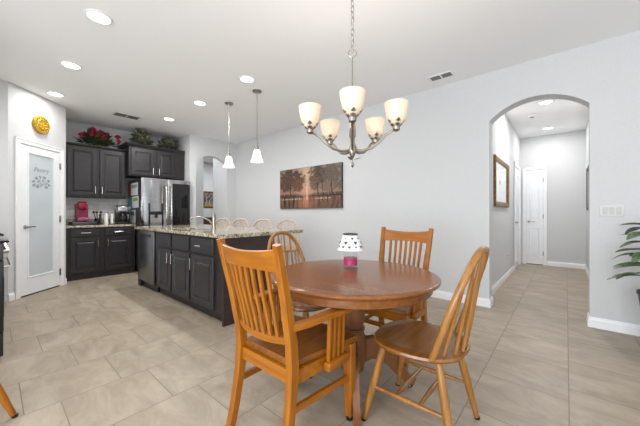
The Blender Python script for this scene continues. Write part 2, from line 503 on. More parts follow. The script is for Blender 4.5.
board('baseboard_hall_end', (-0.30, HY1, 0), (HX1, HY1, 0), (0, -1, 0))
board('baseboard_far', (EX, 3.60, 0), (EX, WY, 0), (1, 0, 0))
board('baseboard_pantry_side', PB, PB - pdir*0.075, pn)
board('baseboard_pantry_corner', PA, PA + pdir*0.028, pn)

# ---- doors
def casing(name, x0, x1, h, w, T, t=0.018):
    """U-shaped casing in the local x-z plane, facing -y"""
    mb = MB(); mb.M = T
    mb.box((x0 - w, -t, 0), (x0, 0, h + w), 0.004)
    mb.box((x1, -t, 0), (x1 + w, 0, h + w), 0.004)
    mb.box((x0, -t, h), (x1, 0, h + w), 0.004)
    mb.box((x0 - w, -t - 0.006, 0), (x0 - w*0.72, 0, h + w), 0.002)
    mb.box((x1 + w*0.72, -t - 0.006, 0), (x1 + w, 0, h + w), 0.002)
    mb.box((x0 - w, -t - 0.006, h + w*0.72), (x1 + w, 0, h + w), 0.002)
    return struct(mb.build(name, M['trim'], smooth=False))
def frame_at(o, xdir):
    x = Vector(xdir).normalized(); z = Vector((0, 0, 1)); y = z.cross(x)
    m = Matrix((x, y, z)).transposed().to_4x4()
    m.translation = Vector(o)
    return m
def lever(mb, x, z, d, s=1):
    mb.tube([(x, 0, z), (x, -0.012, z)], 0.028, 16)
    mb.tube([(x, -0.01, z), (x, -0.05, z)], 0.011, 10)
    mb.tube([(x, -0.05, z), (x + d*0.03, -0.054, z + 0.003), (x + d*0.075, -0.05, z + 0.006), (x + d*0.115, -0.047, z)], [0.011, 0.01, 0.008, 0.007], 10)

# pantry door: local x runs from the left jamb to the right jamb (towards the corner PA)
TP = frame_at(PB, PA - PB)     # y points into the wall
L0, L1 = 0.149, 0.765          # door leaf along the wall
H = 2.03
casing('trim_1', L0, L1, H + 0.012, 0.07, TP)
dp = struct(MB().build('door_1', M['door']), 'white pantry door with frosted glass panel')
mb = MB(); mb.M = TP
gl0, gl1, gz0, gz1 = 0.262, 0.652, 0.255, 1.93
mb.box((L0 + .003, -0.012, 0.018), (gl0, 0.0, H), 0.0)
mb.box((gl1, -0.012, 0.018), (L1 - .003, 0.0, H))
mb.box((gl0, -0.012, 0.018), (gl1, 0.0, gz0))
mb.box((gl0, -0.012, gz1), (gl1, 0.0, H))
for a, b_ in (((gl0 - 0.02, gz0 - 0.02), (gl0, gz1 + 0.02)), ((gl1, gz0 - 0.02), (gl1 + 0.02, gz1 + 0.02)), ((gl0, gz0 - 0.02), (gl1, gz0)), ((gl0, gz1), (gl1, gz1 + 0.02))):
    mb.box((a[0], -0.02, a[1]), (b_[0], -0.01, b_[1]), 0.003)
bm_door = mb
o = mb.build('door_panel', M['door'], dp, smooth=False)
mb = MB(); mb.M = TP; mb.box((gl0, -0.006, gz0), (gl1, -0.001, gz1)); gp = mb.build('frosted_pane', M['frost'], dp, smooth=False)
mb = MB(); mb.M = TP; lever(mb, L0 + 0.06, 0.93, 1); mb.build('door_handle', M['nickel'], dp)
for z in (0.22, 1.03, 1.83):
    mb = MB(); mb.M = TP
    mb.box((L1 - 0.012, -0.02, z - 0.045), (L1 + 0.012, -0.008, z + 0.045), 0.002)
    mb.tube([(L1, -0.024, z - 0.05), (L1, -0.024, z + 0.05)], 0.007, 8)
    mb.build('hinge', M['nickel'], dp)
mb = MB(); mb.M = TP; mb.box((L0, -0.011, 0.0), (L1, -0.001, 0.017)); mb.build('threshold_gap', M['gap'], dp, smooth=False)
# etched word and fruit drawing
cu = bpy.data.curves.new('pantry_text', 'FONT'); cu.body = 'Pantry'; cu.size = 0.09; cu.shear = 0.3; cu.align_x = 'CENTER'; cu.extrude = 0.0008
to = bpy.data.objects.new('tmp', cu); COL.objects.link(to)
bpy.context.view_layer.update()
dg = bpy.context.evaluated_depsgraph_get()
me = bpy.data.meshes.new_from_object(to.evaluated_get(dg))
bpy.data.objects.remove(to)
me.materials.append(M['etch'])
gxm = (gl0 + gl1) / 2
me.transform(TP @ Matrix.Translation((gxm, -0.008, 1.70)) @ Matrix.Rotation(PI/2, 4, 'X'))
eo = bpy.data.objects.new('etched_word', me); COL.objects.link(eo); eo.parent = gp; eo['label'] = 'etched word Pantry'
mb = MB(); mb.M = TP
def ring2(cx, cz, rx, rz, th=0.006, n=18):
    for k in range(n):
        a, b_ = 2*PI*k/n, 2*PI*(k+1)/n
        q = [(cx + rx*math.cos(a), -0.0075, cz + rz*math.sin(a)), (cx + rx*math.cos(b_), -0.0075, cz + rz*math.sin(b_)),
             (cx + (rx-th)*math.cos(b_), -0.0075, cz + (rz-th)*math.sin(b_)), (cx + (rx-th)*math.cos(a), -0.0075, cz + (rz-th)*math.sin(a))]
        mb._f([mb._v(p) for p in q])
ring2(gxm - 0.06, 1.555, 0.045, 0.042, 0.005); ring2(gxm + 0.015, 1.575, 0.045, 0.048, 0.005); ring2(gxm + 0.07, 1.535, 0.04, 0.034, 0.005); ring2(gxm - 0.01, 1.515, 0.03, 0.028, 0.005)
for lx, lz, dx, dz in ((-0.05, 1.60, -0.06, 0.015), (0.02, 1.62, 0.06, 0.012), (0.09, 1.57, 0.05, 0.03), (-0.10, 1.56, -0.05, -0.01), (0.0, 1.615, -0.04, 0.03), (-0.09, 1.52, -0.05, -0.03), (0.05, 1.50, 0.06, -0.02),
                        (-0.03, 1.50, -0.06, -0.02), (0.10, 1.53, 0.05, -0.01), (-0.06, 1.545, 0.03, 0.035), (0.015, 1.56, 0.02, 0.04), (0.06, 1.53, 0.035, 0.02), (-0.02, 1.51, 0.035, 0.01)):
    c = Vector((gxm + lx, -0.0075, lz)); d = Vector((dx, 0, dz)); sd = Vector((-dz, 0, dx)) * 0.38
    mb._f([mb._v(p) for p in (c, c + d*0.35 + sd, c + d*0.75 + sd*0.6, c + d, c + d*0.75 - sd*0.6, c + d*0.35 - sd)])
mb.build('etched_fruit', M['etch'], gp, smooth=False)

# hall closet door on the end wall
TH = frame_at((0, HY1, 0), (1, 0, 0))
casing('trim_2', -0.668, -0.368, 2.06, 0.062, TH)
dh = struct(MB().build('door_2', M['door']), 'narrow white panelled door at the end of the hall')
def panel_door(T, x0, x1, h, parent):
    mb = MB(); mb.M = T
    w = x1 - x0; s = min(0.11, w*0.2)
    mb.box((x0, -0.006, 0.012), (x1, 0.0, h))
    def raised(zb, zt, arch):
        n = 10
        def loop(ins, y):
            pts = [(x0 + s + ins, y, zb + ins), (x1 - s - ins, y, zb + ins)]
            for i in range(n + 1):
                t = i / n
                xx = (x1 - s - ins) + ((x0 + s + ins) - (x1 - s - ins)) * t
                pts.append((xx, y, zt - ins + arch * math.sin(PI*t)))
            return pts
        mb.rings([loop(0, -0.0058), loop(0.005, -0.018), loop(0.014, -0.018), loop(0.022, -0.0075), loop(0.036, -0.0075), loop(0.052, -0.015)], cap0=False)
    raised(0.14, 0.80, 0.0); raised(0.95, h - 0.19, 0.05)
    return mb.build('door_panel', M['door'], parent, smooth=False)
panel_door(TH, -0.664, -0.372, 2.05, dh)
mb = MB(); mb.M = TH; lever(mb, -0.62, 0.93, 1); mb.build('door_handle', M['nickel'], dh)
for z in (0.25, 1.05, 1.83):
    mb = MB(); mb.M = TH; mb.tube([(-0.370, -0.014, z - 0.045), (-0.370, -0.014, z + 0.045)], 0.008, 8); mb.build('hinge', M['nickel'], dh)
mb = MB(); mb.M = TH; mb.box((-0.664, -0.005, 0), (-0.372, -0.001, 0.012)); mb.build('threshold_gap', M['gap'], dh, smooth=False)
# side door in the hall's left wall, seen edge-on
TS = frame_at((HX0, 0, 0), (0, -1, 0))   # local x runs towards -Y
TS = frame_at((HX0, 0, 0), (0, 1, 0))
casing('trim_3', 6.74, 7.5, 2.05, 0.07, TS)
ds = struct(MB().build('door_3', M['door']), 'white door in the left wall of the hall')
panel_door(TS, 6.745, 7.495, 2.045, ds)
mb = MB(); mb.M = TS; lever(mb, 6.81, 0.93, 1); mb.build('door_handle', M['nickel'], ds)

# ---------------------------------------------------------------- ceiling fittings
def can_light(x, y, label, w=CAN_W, col=(1.0, 0.985, 0.96)):
    t = thing('recessed_light', label, 'ceiling light', (x, y, CEIL), 0, 'recessed ceiling lights')
    MB().lathe([(0.098, -0.001), (0.096, -0.008), (0.082, -0.01), (0.078, -0.004), (0.078, -0.001)], n=28, close=False).build('trim_ring', M['white'], t)
    MB().lathe([(0.0, -0.0055), (0.06, -0.0055), (0.0785, -0.004)], n=28, close=False).build('lens', M['can_lens'], t)
    area('recessed_lamp', (x, y, CEIL - 0.016), (0, 0, 0), 0.15, 0.15, w, col, 'DISK')
can_light(-3.001, 0.599, 'recessed ceiling light nearest the camera at upper left', 9)
can_light(-4.212, 0.588, 'recessed ceiling light, second in the left row of three')
can_light(-5.40, 0.589, 'recessed ceiling light just in front of the pantry wall', 6)
can_light(-4.19, 2.068, 'recessed ceiling light left of the far pendant lamp', 16)
can_light(-2.998, 2.08, 'recessed ceiling light left of the near pendant lamp canopy')
can_light(-5.319, 2.061, 'recessed ceiling light in front of the refrigerator cabinet', 16)
can_light(-0.227, 5.445, 'recessed hall light nearer the arch', 23)
can_light(-0.267, 7.136, 'recessed hall light nearer the closet door', 10)
area('corridor_fill', (-7.6, 4.6, CEIL - 0.05), (0, 0, 0), 0.5, 0.5, 30)  # added fill light without a fitting, brightens the corridor past the arch
area('corridor_fill', (-6.55, 3.1, CEIL - 0.05), (0, 0, 0), 0.3, 0.3, 4)  # second added fill, lifts the walls just inside the arch

t = thing('smoke_detector', 'small round white smoke detector on the hall ceiling', 'smoke detector', (-0.437, 6.011, CEIL))
MB().lathe([(0.066, 0), (0.066, -0.02), (0.052, -0.036), (0.02, -0.04), (0, -0.04)]).build('housing', M['white'], t)
MB().lathe([(0.03, -0.0385), (0.03, -0.043), (0, -0.044)], n=16).build('test_button', M['grille'], t)

def vent(x0, y0, x1, y1, label, along, split):
    t = thing('ceiling_vent', label, 'air vent', ((x0+x1)/2, (y0+y1)/2, CEIL), 0, 'ceiling vents')
    hx, hy = (x1-x0)/2, (y1-y0)/2
    m = 0.02
    MB().box((-hx-m, -hy-m, -0.006), (-hx, hy+m, 0)).box((hx, -hy-m, -0.006), (hx+m, hy+m, 0)).box((-hx, -hy-m, -0.006), (hx, -hy, 0)).box((-hx, hy, -0.006), (hx, hy+m, 0)).build('frame', M['white'], t, smooth=False)
    if split:
        fr = MB()
        if along == 'x': fr.box((-0.008, -hy, -0.006), (0.008, hy, 0))
        else: fr.box((-hx, -0.006, -0.006), (hx, 0.006, 0))
        fr.build('divider', M['white'], t, smooth=False)
    MB().box((-hx, -hy, -0.0015), (hx, hy, -0.0005)).build('backing', M['grille'], t, smooth=False)
    sl = MB()
    n = 6
    for k in range(n):
        if along == 'x':
            yy = -hy + (k + 0.5) * 2*hy/n
            sl.prism([(-hx, yy - 0.008, -0.002), (-hx, yy + 0.002, -0.006), (-hx, yy + 0.004, -0.005), (-hx, yy - 0.006, -0.001)], (2*hx, 0, 0))
        else:
            xx = -hx + (k + 0.5) * 2*hx/n
            sl.prism([(xx - 0.008, -hy, -0.002), (xx + 0.002, -hy, -0.006), (xx + 0.004, -hy, -0.005), (xx - 0.006, -hy, -0.001)], (0, 2*hy, 0))
    sl.build('slats', M['grille'], t, smooth=False)
vent(-5.80, 1.35, -5.61, 1.70, 'long ceiling vent above the kitchen cabinets', 'y', True)
vent(-1.27, 3.53, -1.03, 3.64, 'two-section ceiling vent near the arched wall', 'x', True)

# ---------------------------------------------------------------- pendants
def pendant(x, y, z0, label):
    t = thing('pendant_lamp', label, 'pendant lamp', (x, y, CEIL), 0, 'pendant lamps over the island')
    dz = z0 - CEIL
    MB().lathe([(0.062, 0), (0.062, -0.008), (0.05, -0.02), (0.012, -0.026), (0.008, -0.04), (0, -0.04)]).build('canopy', M['nickel'], t)
    MB().tube([(0, 0, -0.03), (0, 0, dz + 0.24)], 0.005, 8).build('rod', M['nickel'], t)
    MB().lathe([(0, 0.26), (0.01, 0.26), (0.012, 0.22), (0.026, 0.215), (0.028, 0.16), (0.02, 0.15), (0, 0.15)], (0, 0, dz), 16).build('socket', M['nickel'], t)
    MB().lathe([(0.026, 0.17), (0.04, 0.16), (0.05, 0.12), (0.062, 0.06), (0.078, 0.02), (0.09, 0.0), (0.086, 0.001), (0.074, 0.02), (0.058, 0.06), (0.046, 0.12), (0.03, 0.155)], (0, 0, dz), 28, False).build('lamp_shade', M['pend'], t)
    MB().ball((0, 0, dz + 0.08), 0.026).build('bulb', M['bulb'], t)
    return t
pendant(-3.863, 2.358, 1.81, 'far pendant lamp with white glass cone over the island')
pendant(-3.188, 2.372, 1.815, 'nearer pendant lamp with white glass cone over the island')

# ---------------------------------------------------------------- cabinets
def face_frame(o, xdir):   # local x across the face, -y out of the face
    return frame_at(o, xdir)
def cab_door(T, x0, x1, z0, z1, parent, handle=None, name='door', hm=None, flat=False):
    """raised-panel door standing 20 mm proud; handle: ('v', x, zc) or ('h', xc, z)"""
    w, h = x1 - x0, z1 - z0
    mb = MB(); mb.M = T
    def loop(i, y): return [(x0+i, y, z0+i), (x1-i, y, z0+i), (x1-i, y, z1-i), (x0+i, y, z1-i)]
    if flat:
        mb.rings([loop(0, 0), loop(0, -0.016), loop(0.006, -0.02)])
    else:
        s = min(0.06, w*0.18, h*0.3)
        mb.rings([loop(0, 0), loop(0, -0.017), loop(0.004, -0.021), loop(s, -0.021), loop(s+0.006, -0.011), loop(s+0.014, -0.011), loop(s+0.034, -0.02)])
    d = mb.build(name, M['cab'], parent, smooth=False)
    if handle:
        hb = MB(); hb.M = T
        k, a, b_ = handle
        if k == 'v':
            L_ = 0.064
            hb.tube([(a, -0.052, b_-L_), (a, -0.052, b_+L_)], 0.0085, 8)
            for q in (-0.048, 0.048): hb.tube([(a, -0.02, b_+q), (a, -0.052, b_+q)], 0.006, 8)
        else:
            L_ = 0.064
            hb.tube([(a-L_, -0.052, b_), (a+L_, -0.052, b_)], 0.0085, 8)
            for q in (-0.048, 0.048): hb.tube([(a+q, -0.02, b_), (a+q, -0.052, b_)], 0.005, 8)
        hb.build('handle', M['chrome'], d)
    return d

# upper cabinet over the coffee counter: face X=-6.44 looking +X ; local x runs +Y
UX = -6.38
TU = frame_at((UX, 0, 0), (0, 1, 0))
up = thing('upper_cabinet', 'dark two-door wall cabinet above the coffee makers', 'cabinet', (0, 0, 0), 0, 'dark kitchen cabinets')
MB().box((-6.755, 0.785, 1.40), (UX, 1.686, 2.285)).build('carcass', M['cab_dark'], up, smooth=False)
cab_door(TU, 0.838, 1.245, 1.425, 2.265, up, ('v', 1.215, 1.53))
cab_door(TU, 1.285, 1.672, 1.425, 2.265, up, ('v', 1.315, 1.53))
MB().prism([(UX, 0.785, 2.286), (UX + 0.02, 0.785, 2.29), (UX + 0.035, 0.785, 2.31), (UX + 0.035, 0.785, 2.322), (UX - 0.3, 0.785, 2.322), (UX - 0.3, 0.785, 2.286)], (0, 0.901, 0)).build('crown', M['cab'], up, smooth=False)

# cabinet over the refrigerator
OX = -6.20
TO = frame_at((OX, 0, 0), (0, 1, 0))
ov = thing('fridge_cabinet', 'dark two-door cabinet mounted above the refrigerator', 'cabinet', (0, 0, 0), 0, 'dark kitchen cabinets')
MB().box((-6.755, 1.69, 1.83), (OX, 2.70, 2.385)).build('carcass', M['cab_dark'], ov, smooth=False)
cab_door(TO, 1.722, 2.12, 1.85, 2.36, ov, ('v', 2.09, 1.94))
cab_door(TO, 2.17, 2.50, 1.85, 2.36, ov, ('v', 2.2, 1.94))
cr = MB()
def crl(d, z): return [(OX + d, 1.69 - d, z), (OX + d, 2.70, z), (-6.755, 2.70, z), (-6.755, 1.69 - d, z)]
cr.rings([crl(0.0, 2.375), crl(0.012, 2.38), crl(0.05, 2.425), crl(0.055, 2.44)])
cr.build('crown', M['cab'], ov, smooth=False)

# base cabinet under the coffee counter
BX = -6.15
TB = frame_at((BX, 0, 0), (0, 1, 0))
ba = thing('base_cabinet', 'dark base cabinet with two drawers and two doors below the coffee counter', 'cabinet', (0, 0, 0), 0, 'dark kitchen cabinets')
MB().box((-6.755, 0.785, 0.09), (BX, 1.775, 0.87)).box((-6.755, 0.785, 0.0), (BX - 0.02, 1.775, 0.09)).build('carcass', M['cab_dark'], ba, smooth=False)
for x0, x1, hx in ((0.845, 1.24, 1.205), (1.31, 1.71, 1.345)):
    cab_door(TB, x0, x1, 0.72, 0.845, ba, ('h', (x0+x1)/2, 0.785), 'drawer', flat=True)
    cab_door(TB, x0, x1, 0.12, 0.70, ba, ('v', hx, 0.60))
wt = MB().box((-6.755, 0.785, 0.873), (BX + 0.035, 1.785, 0.91), 0.006).build('worktop', M['granite'], smooth=True)
tag(wt, 'speckled granite worktop under the coffee makers', 'worktop')
def tile_mat():
    m, nt, b = newmat('white_subway_tile')
    tc = nt.nodes.new('ShaderNodeTexCoord'); mp = nt.nodes.new('ShaderNodeMapping'); mp.inputs['Rotation'].default_value = (0, PI/2, PI/2)
    sp = nt.nodes.new('ShaderNodeSeparateXYZ'); cb = nt.nodes.new('ShaderNodeCombineXYZ')
    br = nt.nodes.new('ShaderNodeTexBrick'); br.inputs['Scale'].default_value = 1.0
    br.inputs['Brick Width'].default_value = 0.15; br.inputs['Row Height'].default_value = 0.075; br.inputs['Mortar Size'].default_value = 0.0025
    br.inputs['Color1'].default_value = srgb(240,239,236); br.inputs['Color2'].default_value = srgb(244,243,240); br.inputs['Mortar'].default_value = srgb(214,212,208)
    L = nt.links.new
    L(tc.outputs['Object'], sp.inputs[0]); L(sp.outputs['Y'], cb.inputs[0]); L(sp.outputs['Z'], cb.inputs[1]); L(cb.outputs[0], br.inputs['Vector'])
    L(br.outputs['Color'], b.inputs['Base Color']); b.inputs['Roughness'].default_value = 0.2
    return m
M['tile'] = tile_mat()
tb_ = MB().box((-6.759, 0.785, 1.012), (-6.75, 1.79, 1.398)).build('tile_backsplash', M['tile'], smooth=False)
tag(tb_, 'white tiled backsplash between the coffee counter and the wall cabinet', 'backsplash')
bs = MB().box((-6.755, 0.785, 0.912), (-6.735, 1.785, 1.01), 0.003).build('backsplash', M['granite'])
tag(bs, 'low granite backsplash behind the coffee makers', 'backsplash')

# ---------------------------------------------------------------- refrigerator
FX = -5.88
fr = thing('refrigerator', 'stainless steel French-door refrigerator with dark glass right door', 'refrigerator', (FX, 2.26, 0))
MB().box((-0.80, -0.45, 0.02), (-0.07, 0.45, 1.765), 0.006).build('body', M['steel_dark'], fr)
def fr_door(y0, y1, z0, z1, nm):
    mb = MB()
    n = 8
    pts = [(-0.068, y0, z0)]
    for i in range(n + 1):
        t = i / n
        pts.append((-0.024 + 0.024 * math.sin(PI*t), y0 + (y1-y0)*t, z0))
    pts.append((-0.068, y1, z0))
    mb.prism(pts, (0, 0, z1-z0), 0.004)
    return mb.build(nm, M['steel'], fr)
ld = fr_door(-0.455, -0.003, 0.72, 1.775, 'left_door')
rd = fr_door(0.003, 0.455, 0.72, 1.775, 'right_door')
dr = fr_door(-0.455, 0.455, 0.40, 0.71, 'freezer_drawer')
dr2 = fr_door(-0.455, 0.455, 0.05, 0.39, 'freezer_drawer')
for dd, z in ((dr, 0.66), (dr2, 0.34)):
    MB().tube([(0.0, -0.36, z), (0.045, -0.34, z), (0.05, 0, z), (0.045, 0.34, z), (0.0, 0.36, z)], 0.012, 10).build('handle', M['chrome'], dd)
for s, dd in ((-1, ld), (1, rd)):
    y = s * 0.045
    MB().tube([(0.0, y, 0.80), (0.035, y, 0.83), (0.055, y, 1.0), (0.06, y, 1.2), (0.055, y, 1.45), (0.035, y, 1.62), (0.0, y, 1.65)], 0.014, 10, up=(0, 1, 0)).build('handle', M['chrome'], dd)
MB().box((0.0, 0.09, 0.80), (0.006, 0.425, 1.70), 0.002).build('glass_panel', M['blackglass'], rd)
# water dispenser in the left door
dm = MB()
dm.box((-0.004, -0.345, 0.86), (0.012, -0.315, 1.30), 0.003).box((-0.004, -0.115, 0.86), (0.012, -0.085, 1.30), 0.003).box((-0.004, -0.315, 1.09), (0.03, -0.115, 1.15), 0.006)
dm.build('dispenser_frame', M['black'], ld)
MB().box((-0.002, -0.315, 0.86), (0.006, -0.115, 1.09)).build('dispenser_recess', M['steel'], ld)
MB().box((0.006, -0.24, 1.03), (0.02, -0.19, 1.09), 0.003).build('dispenser_nozzle', M['black'], ld)
# papers pinned to the side of the refrigerator (plane Y = 1.81, facing -Y)
def paper(x, z, w, h, mats, label, rot=0):
    p = thing('paper_sheet', label, 'paper', (FX + x, 1.8085, z), 0, 'papers on the refrigerator side')
    Mx = Matrix.Rotation(rot, 4, 'Y')
    mb = MB(); mb.M = Mx; mb.box((-w/2, -0.003, -h/2), (w/2, -0.0005, h/2)); mb.build('sheet', mats[0], p, smooth=False)
    for k in range(len(mats) - 1):
        mb = MB(); mb.M = Mx
        zz = h*0.22 - k*h*0.34
        mb.box((-w*0.38, -0.0042, zz - h*0.13), (w*0.38, -0.003, zz + h*0.13)); mb.build('printed_picture', mats[1+k], p, smooth=False)
P_w = noise_mat('paper_white', srgb(222,224,226), srgb(232,233,235), rough=0.8)
P_t = noise_mat('paper_teal', srgb(70,140,150), srgb(96,164,170), (20,20,20), 0.8)
P_g = noise_mat('paper_green', srgb(120,150,80), srgb(176,190,110), (20,20,20), 0.8)
P_r = noise_mat('paper_red', srgb(170,60,44), srgb(190,84,60), (20,20,20), 0.8)
P_k = noise_mat('paper_ink', srgb(90,92,98), srgb(190,192,196), (60,60,60), 0.8)
paper(-0.42, 1.58, 0.40, 0.24, [P_w, P_k], 'white printed sheet, uppermost on the side of the refrigerator')
paper(-0.70, 1.56, 0.12, 0.24, [P_r], 'red slip beside the top white sheet on the refrigerator', 0.03)
paper(-0.36, 1.33, 0.36, 0.22, [P_w, P_g], 'sheet with a green picture on the refrigerator side', -0.03)
paper(-0.64, 1.31, 0.18, 0.24, [P_t], 'teal sheet left of the green picture on the refrigerator', 0.02)
paper(-0.52, 1.05, 0.32, 0.26, [P_w, P_t], 'lowest white sheet with teal print on the refrigerator side', 0.02)

# ---------------------------------------------------------------- island
IY = 1.505; IXR = -2.545
TI = frame_at((0, IY, 0), (1, 0, 0))
ISB = 2.05
dw = thing('dishwasher', 'stainless steel dishwasher at the far end of the island', 'dishwasher', (-4.635, IY, 0))
MB().box((-0.30, 0.005, 0.10), (0.30, 0.54, 0.868)).build('body', M['steel_dark'], dw, smooth=False)
mb = MB()
mb.box((-0.298, -0.03, 0.115), (0.298, 0.004, 0.862), 0.006)
do = mb.build('door', M['steel_mid'], dw)
MB().box((-0.20, -0.036, 0.775), (0.20, -0.029, 0.815), 0.003).build('pocket_handle', M['black'], do)
MB().box((-0.29, 0.03, 0.0), (0.29, 0.12, 0.10)).build('kick_plate', M['black'], dw, smooth=False)

ip = thing('island_side_panel', 'narrow dark panel left of the dishwasher', 'cabinet panel', (0, 0, 0))
MB().box((-5.05, IY - 0.005, 0), (-4.942, ISB, 0.868)).build('board', M['cab_dark'], ip, smooth=False)

sb = thing('sink_cabinet', 'dark two-door cabinet under the island sink', 'cabinet', (0, 0, 0), 0, 'dark kitchen cabinets')
mb = MB()
mb.box((-4.328, IY, 0.10), (-4.31, ISB, 0.868)).box((-3.265, IY, 0.10), (-3.25, ISB, 0.868)).box((-4.31, IY + 0.02, 0.10), (-3.265, ISB, 0.12)).box((-4.31, ISB - 0.015, 0.12), (-3.265, ISB, 0.868))
mb.box((-4.31, IY, 0.10), (-3.265, IY + 0.019, 0.868)).box((-4.328, IY + 0.055, 0), (-3.25, ISB, 0.10))
mb.build('carcass', M['cab_dark'], sb, smooth=False)
cab_door(TI, -4.235, -3.79, 0.685, 0.845, sb, None, 'false_front', flat=True)
cab_door(TI, -3.742, -3.285, 0.685, 0.845, sb, None, 'false_front', flat=True)
cab_door(TI, -4.235, -3.79, 0.12, 0.655, sb, ('v', -3.825, 0.55))
cab_door(TI, -3.742, -3.285, 0.12, 0.655, sb, ('v', -3.705, 0.55))
dc = thing('drawer_cabinet', 'dark cabinet with a drawer at the near end of the island', 'cabinet', (0, 0, 0), 0, 'dark kitchen cabinets')
MB().box((-3.247, IY, 0.10), (-2.575, ISB, 0.868)).box((-3.247, IY + 0.055, 0), (-2.575, ISB, 0.10)).build('carcass', M['cab_dark'], dc, smooth=False)
cab_door(TI, -3.225, -2.735, 0.685, 0.845, dc, ('h', -3.0, 0.765), 'drawer', flat=True)
cab_door(TI, -3.225, -2.735, 0.12, 0.655, dc, ('v', -3.19, 0.55))
ep = thing('island_end_panel', 'plain dark brown end panel of the island facing the table', 'cabinet panel', (0, 0, 0))
MB().box((-2.573, IY - 0.012, 0), (IXR, ISB + 0.06, 0.868)).build('board', M['panel'], ep, smooth=False)
bp_ = thing('island_back_panel', 'dark back panel of the island facing the bar stools', 'cabinet panel', (0, 0, 0))
MB().box((-5.05, ISB + 0.002, 0), (-2.575, ISB + 0.06, 0.868)).build('board', M['panel'], bp_, smooth=False)
# worktop with the sink cut out
SX0, SX1, SY0, SY1 = -4.15, -3.45, 1.58, 1.88
CY0, CY1, CX0, CX1 = IY - 0.035, 2.58, -5.13, IXR + 0.035
mb = MB()
z0, z1 = 0.872, 0.91
mb.box((CX0, CY0, z0), (SX0, CY1, z1)).box((SX1, CY0, z0), (CX1, CY1, z1)).box((SX0, CY0, z0), (SX1, SY0, z1)).box((SX0, SY1, z0), (SX1, CY1, z1))
o = mb.build('worktop', M['granite'], smooth=False)
tag(o, 'long speckled granite worktop on the island', 'worktop')
sk = thing('kitchen_sink', 'stainless undermount sink in the island worktop', 'sink', ((SX0+SX1)/2, (SY0+SY1)/2, 0.70))
hx, hy = (SX1-SX0)/2 - 0.002, (SY1-SY0)/2 - 0.002
mb = MB()
def skl(i, z): return [(-hx+i, -hy+i, z), (hx-i, -hy+i, z), (hx-i, hy-i, z), (-hx+i, hy-i, z)]
mb.rings([skl(0, 0.16), skl(0.012, 0.03), skl(0.03, 0.012), skl(0.028, 0.0), skl(-0.0, 0.0), skl(0.0, 0.16)][:3], cap0=False)
mb.build('basin', M['steel'], sk)
MB().lathe([(0.0, 0.014), (0.03, 0.014), (0.04, 0.018), (0.04, 0.013)], n=16, close=False).build('drain', M['chrome'], sk)
fa = thing('faucet', 'chrome single-lever faucet behind the island sink', 'faucet', (-3.53, 1.93, 0.91))
MB().lathe([(0.034, 0), (0.034, 0.008), (0.026, 0.016), (0.024, 0.10), (0.026, 0.17), (0.02, 0.19), (0, 0.19)], n=18).build('body', M['nickel'], fa)
d = Vector((-0.45, -0.72, 0)).normalized()
MB().tube([d*0.01 + Vector((0,0,0.06)), d*0.06 + Vector((0,0,0.115)), d*0.13 + Vector((0,0,0.15)), d*0.2 + Vector((0,0,0.158)), d*0.26 + Vector((0,0,0.148)), d*0.285 + Vector((0,0,0.125))], [0.013, 0.012, 0.0105, 0.0105, 0.011, 0.013], 12).build('spout', M['nickel'], fa)
MB().tube([(0, 0, 0.185), (0.0, 0.0, 0.205), (-0.02, -0.015, 0.235), (-0.035, -0.03, 0.25)], [0.016, 0.013, 0.009, 0.008], 10).build('lever', M['nickel'], fa)

# ---------------------------------------------------------------- coffee counter things (counter top z = .91)
k = thing('pod_coffee_maker', 'red and pink single-cup coffee maker on a black drawer', 'coffee maker', (-6.34, 1.03, 0.978))
MB().box((-0.14, -0.085, 0.0), (0.12, 0.085, 0.05), 0.015).build('base', M['pink'], k)
MB().box((-0.14, -0.085, 0.05), (0.02, 0.085, 0.30), 0.02).build('body', M['pink'], k)
MB().box((-0.06, -0.07, 0.20), (0.11, 0.05, 0.33), 0.025).build('brew_head', M['red'], k)
MB().tube([(0.05, -0.06, 0.325), (0.12, -0.055, 0.335), (0.12, 0.04, 0.335), (0.05, 0.045, 0.325)], 0.008, 8).build('lid_handle', M['red'], k)
MB().box((0.03, -0.06, 0.05), (0.11, 0.06, 0.06), 0.003).build('drip_tray', M['chrome'], k)
k = thing('pod_storage_box', 'flat black drawer box under the red coffee maker', 'storage box', (-6.34, 1.045, 0.91))
MB().box((-0.17, -0.17, 0.0), (0.15, 0.17, 0.064), 0.006).build('case', M['black'], k)
MB().box((0.15, -0.16, 0.006), (0.16, 0.16, 0.058), 0.003).build('drawer_front', M['steel_dark'], k)
k = thing('utensil_holder', 'black holder with dark utensils between the coffee makers', 'utensil holder', (-6.46, 1.275, 0.91))
MB().lathe([(0.045, 0), (0.05, 0.11), (0.044, 0.11), (0.04, 0.01), (0, 0.01)], n=18).build('cup', M['black'], k)
for dx, dy in ((0.02, -0.05), (0.01, 0.03), (-0.02, -0.01)):
    MB().tube([(dx*0.3, dy*0.3, 0.01), (dx*1.2, dy*1.2, 0.2)], 0.006, 8).ball((dx*1.3, dy*1.3, 0.225), 0.02, 8, (0.5, 1, 1.3)).build('utensil', M['black'], k)
k = thing('pepper_mill', 'slim black mill beside the white canister', 'mill', (-6.30, 1.275, 0.91))
MB().lathe([(0.024, 0), (0.024, 0.02), (0.018, 0.06), (0.022, 0.13), (0.014, 0.145)], n=16).build('body', M['black'], k)
MB().lathe([(0.014, 0.147), (0.022, 0.16), (0.018, 0.185), (0, 0.195)], n=16).build('knob', M['black'], k)
k = thing('white_canister', 'white lidded canister on the coffee counter', 'canister', (-6.28, 1.36, 0.91))
MB().lathe([(0.028, 0), (0.031, 0.01), (0.03, 0.19), (0.026, 0.2), (0, 0.2)], n=20).build('body', M['white'], k)
MB().lathe([(0.031, 0.201), (0.031, 0.215), (0.01, 0.225), (0.01, 0.24), (0, 0.242)], n=20).build('lid', M['chrome'], k)
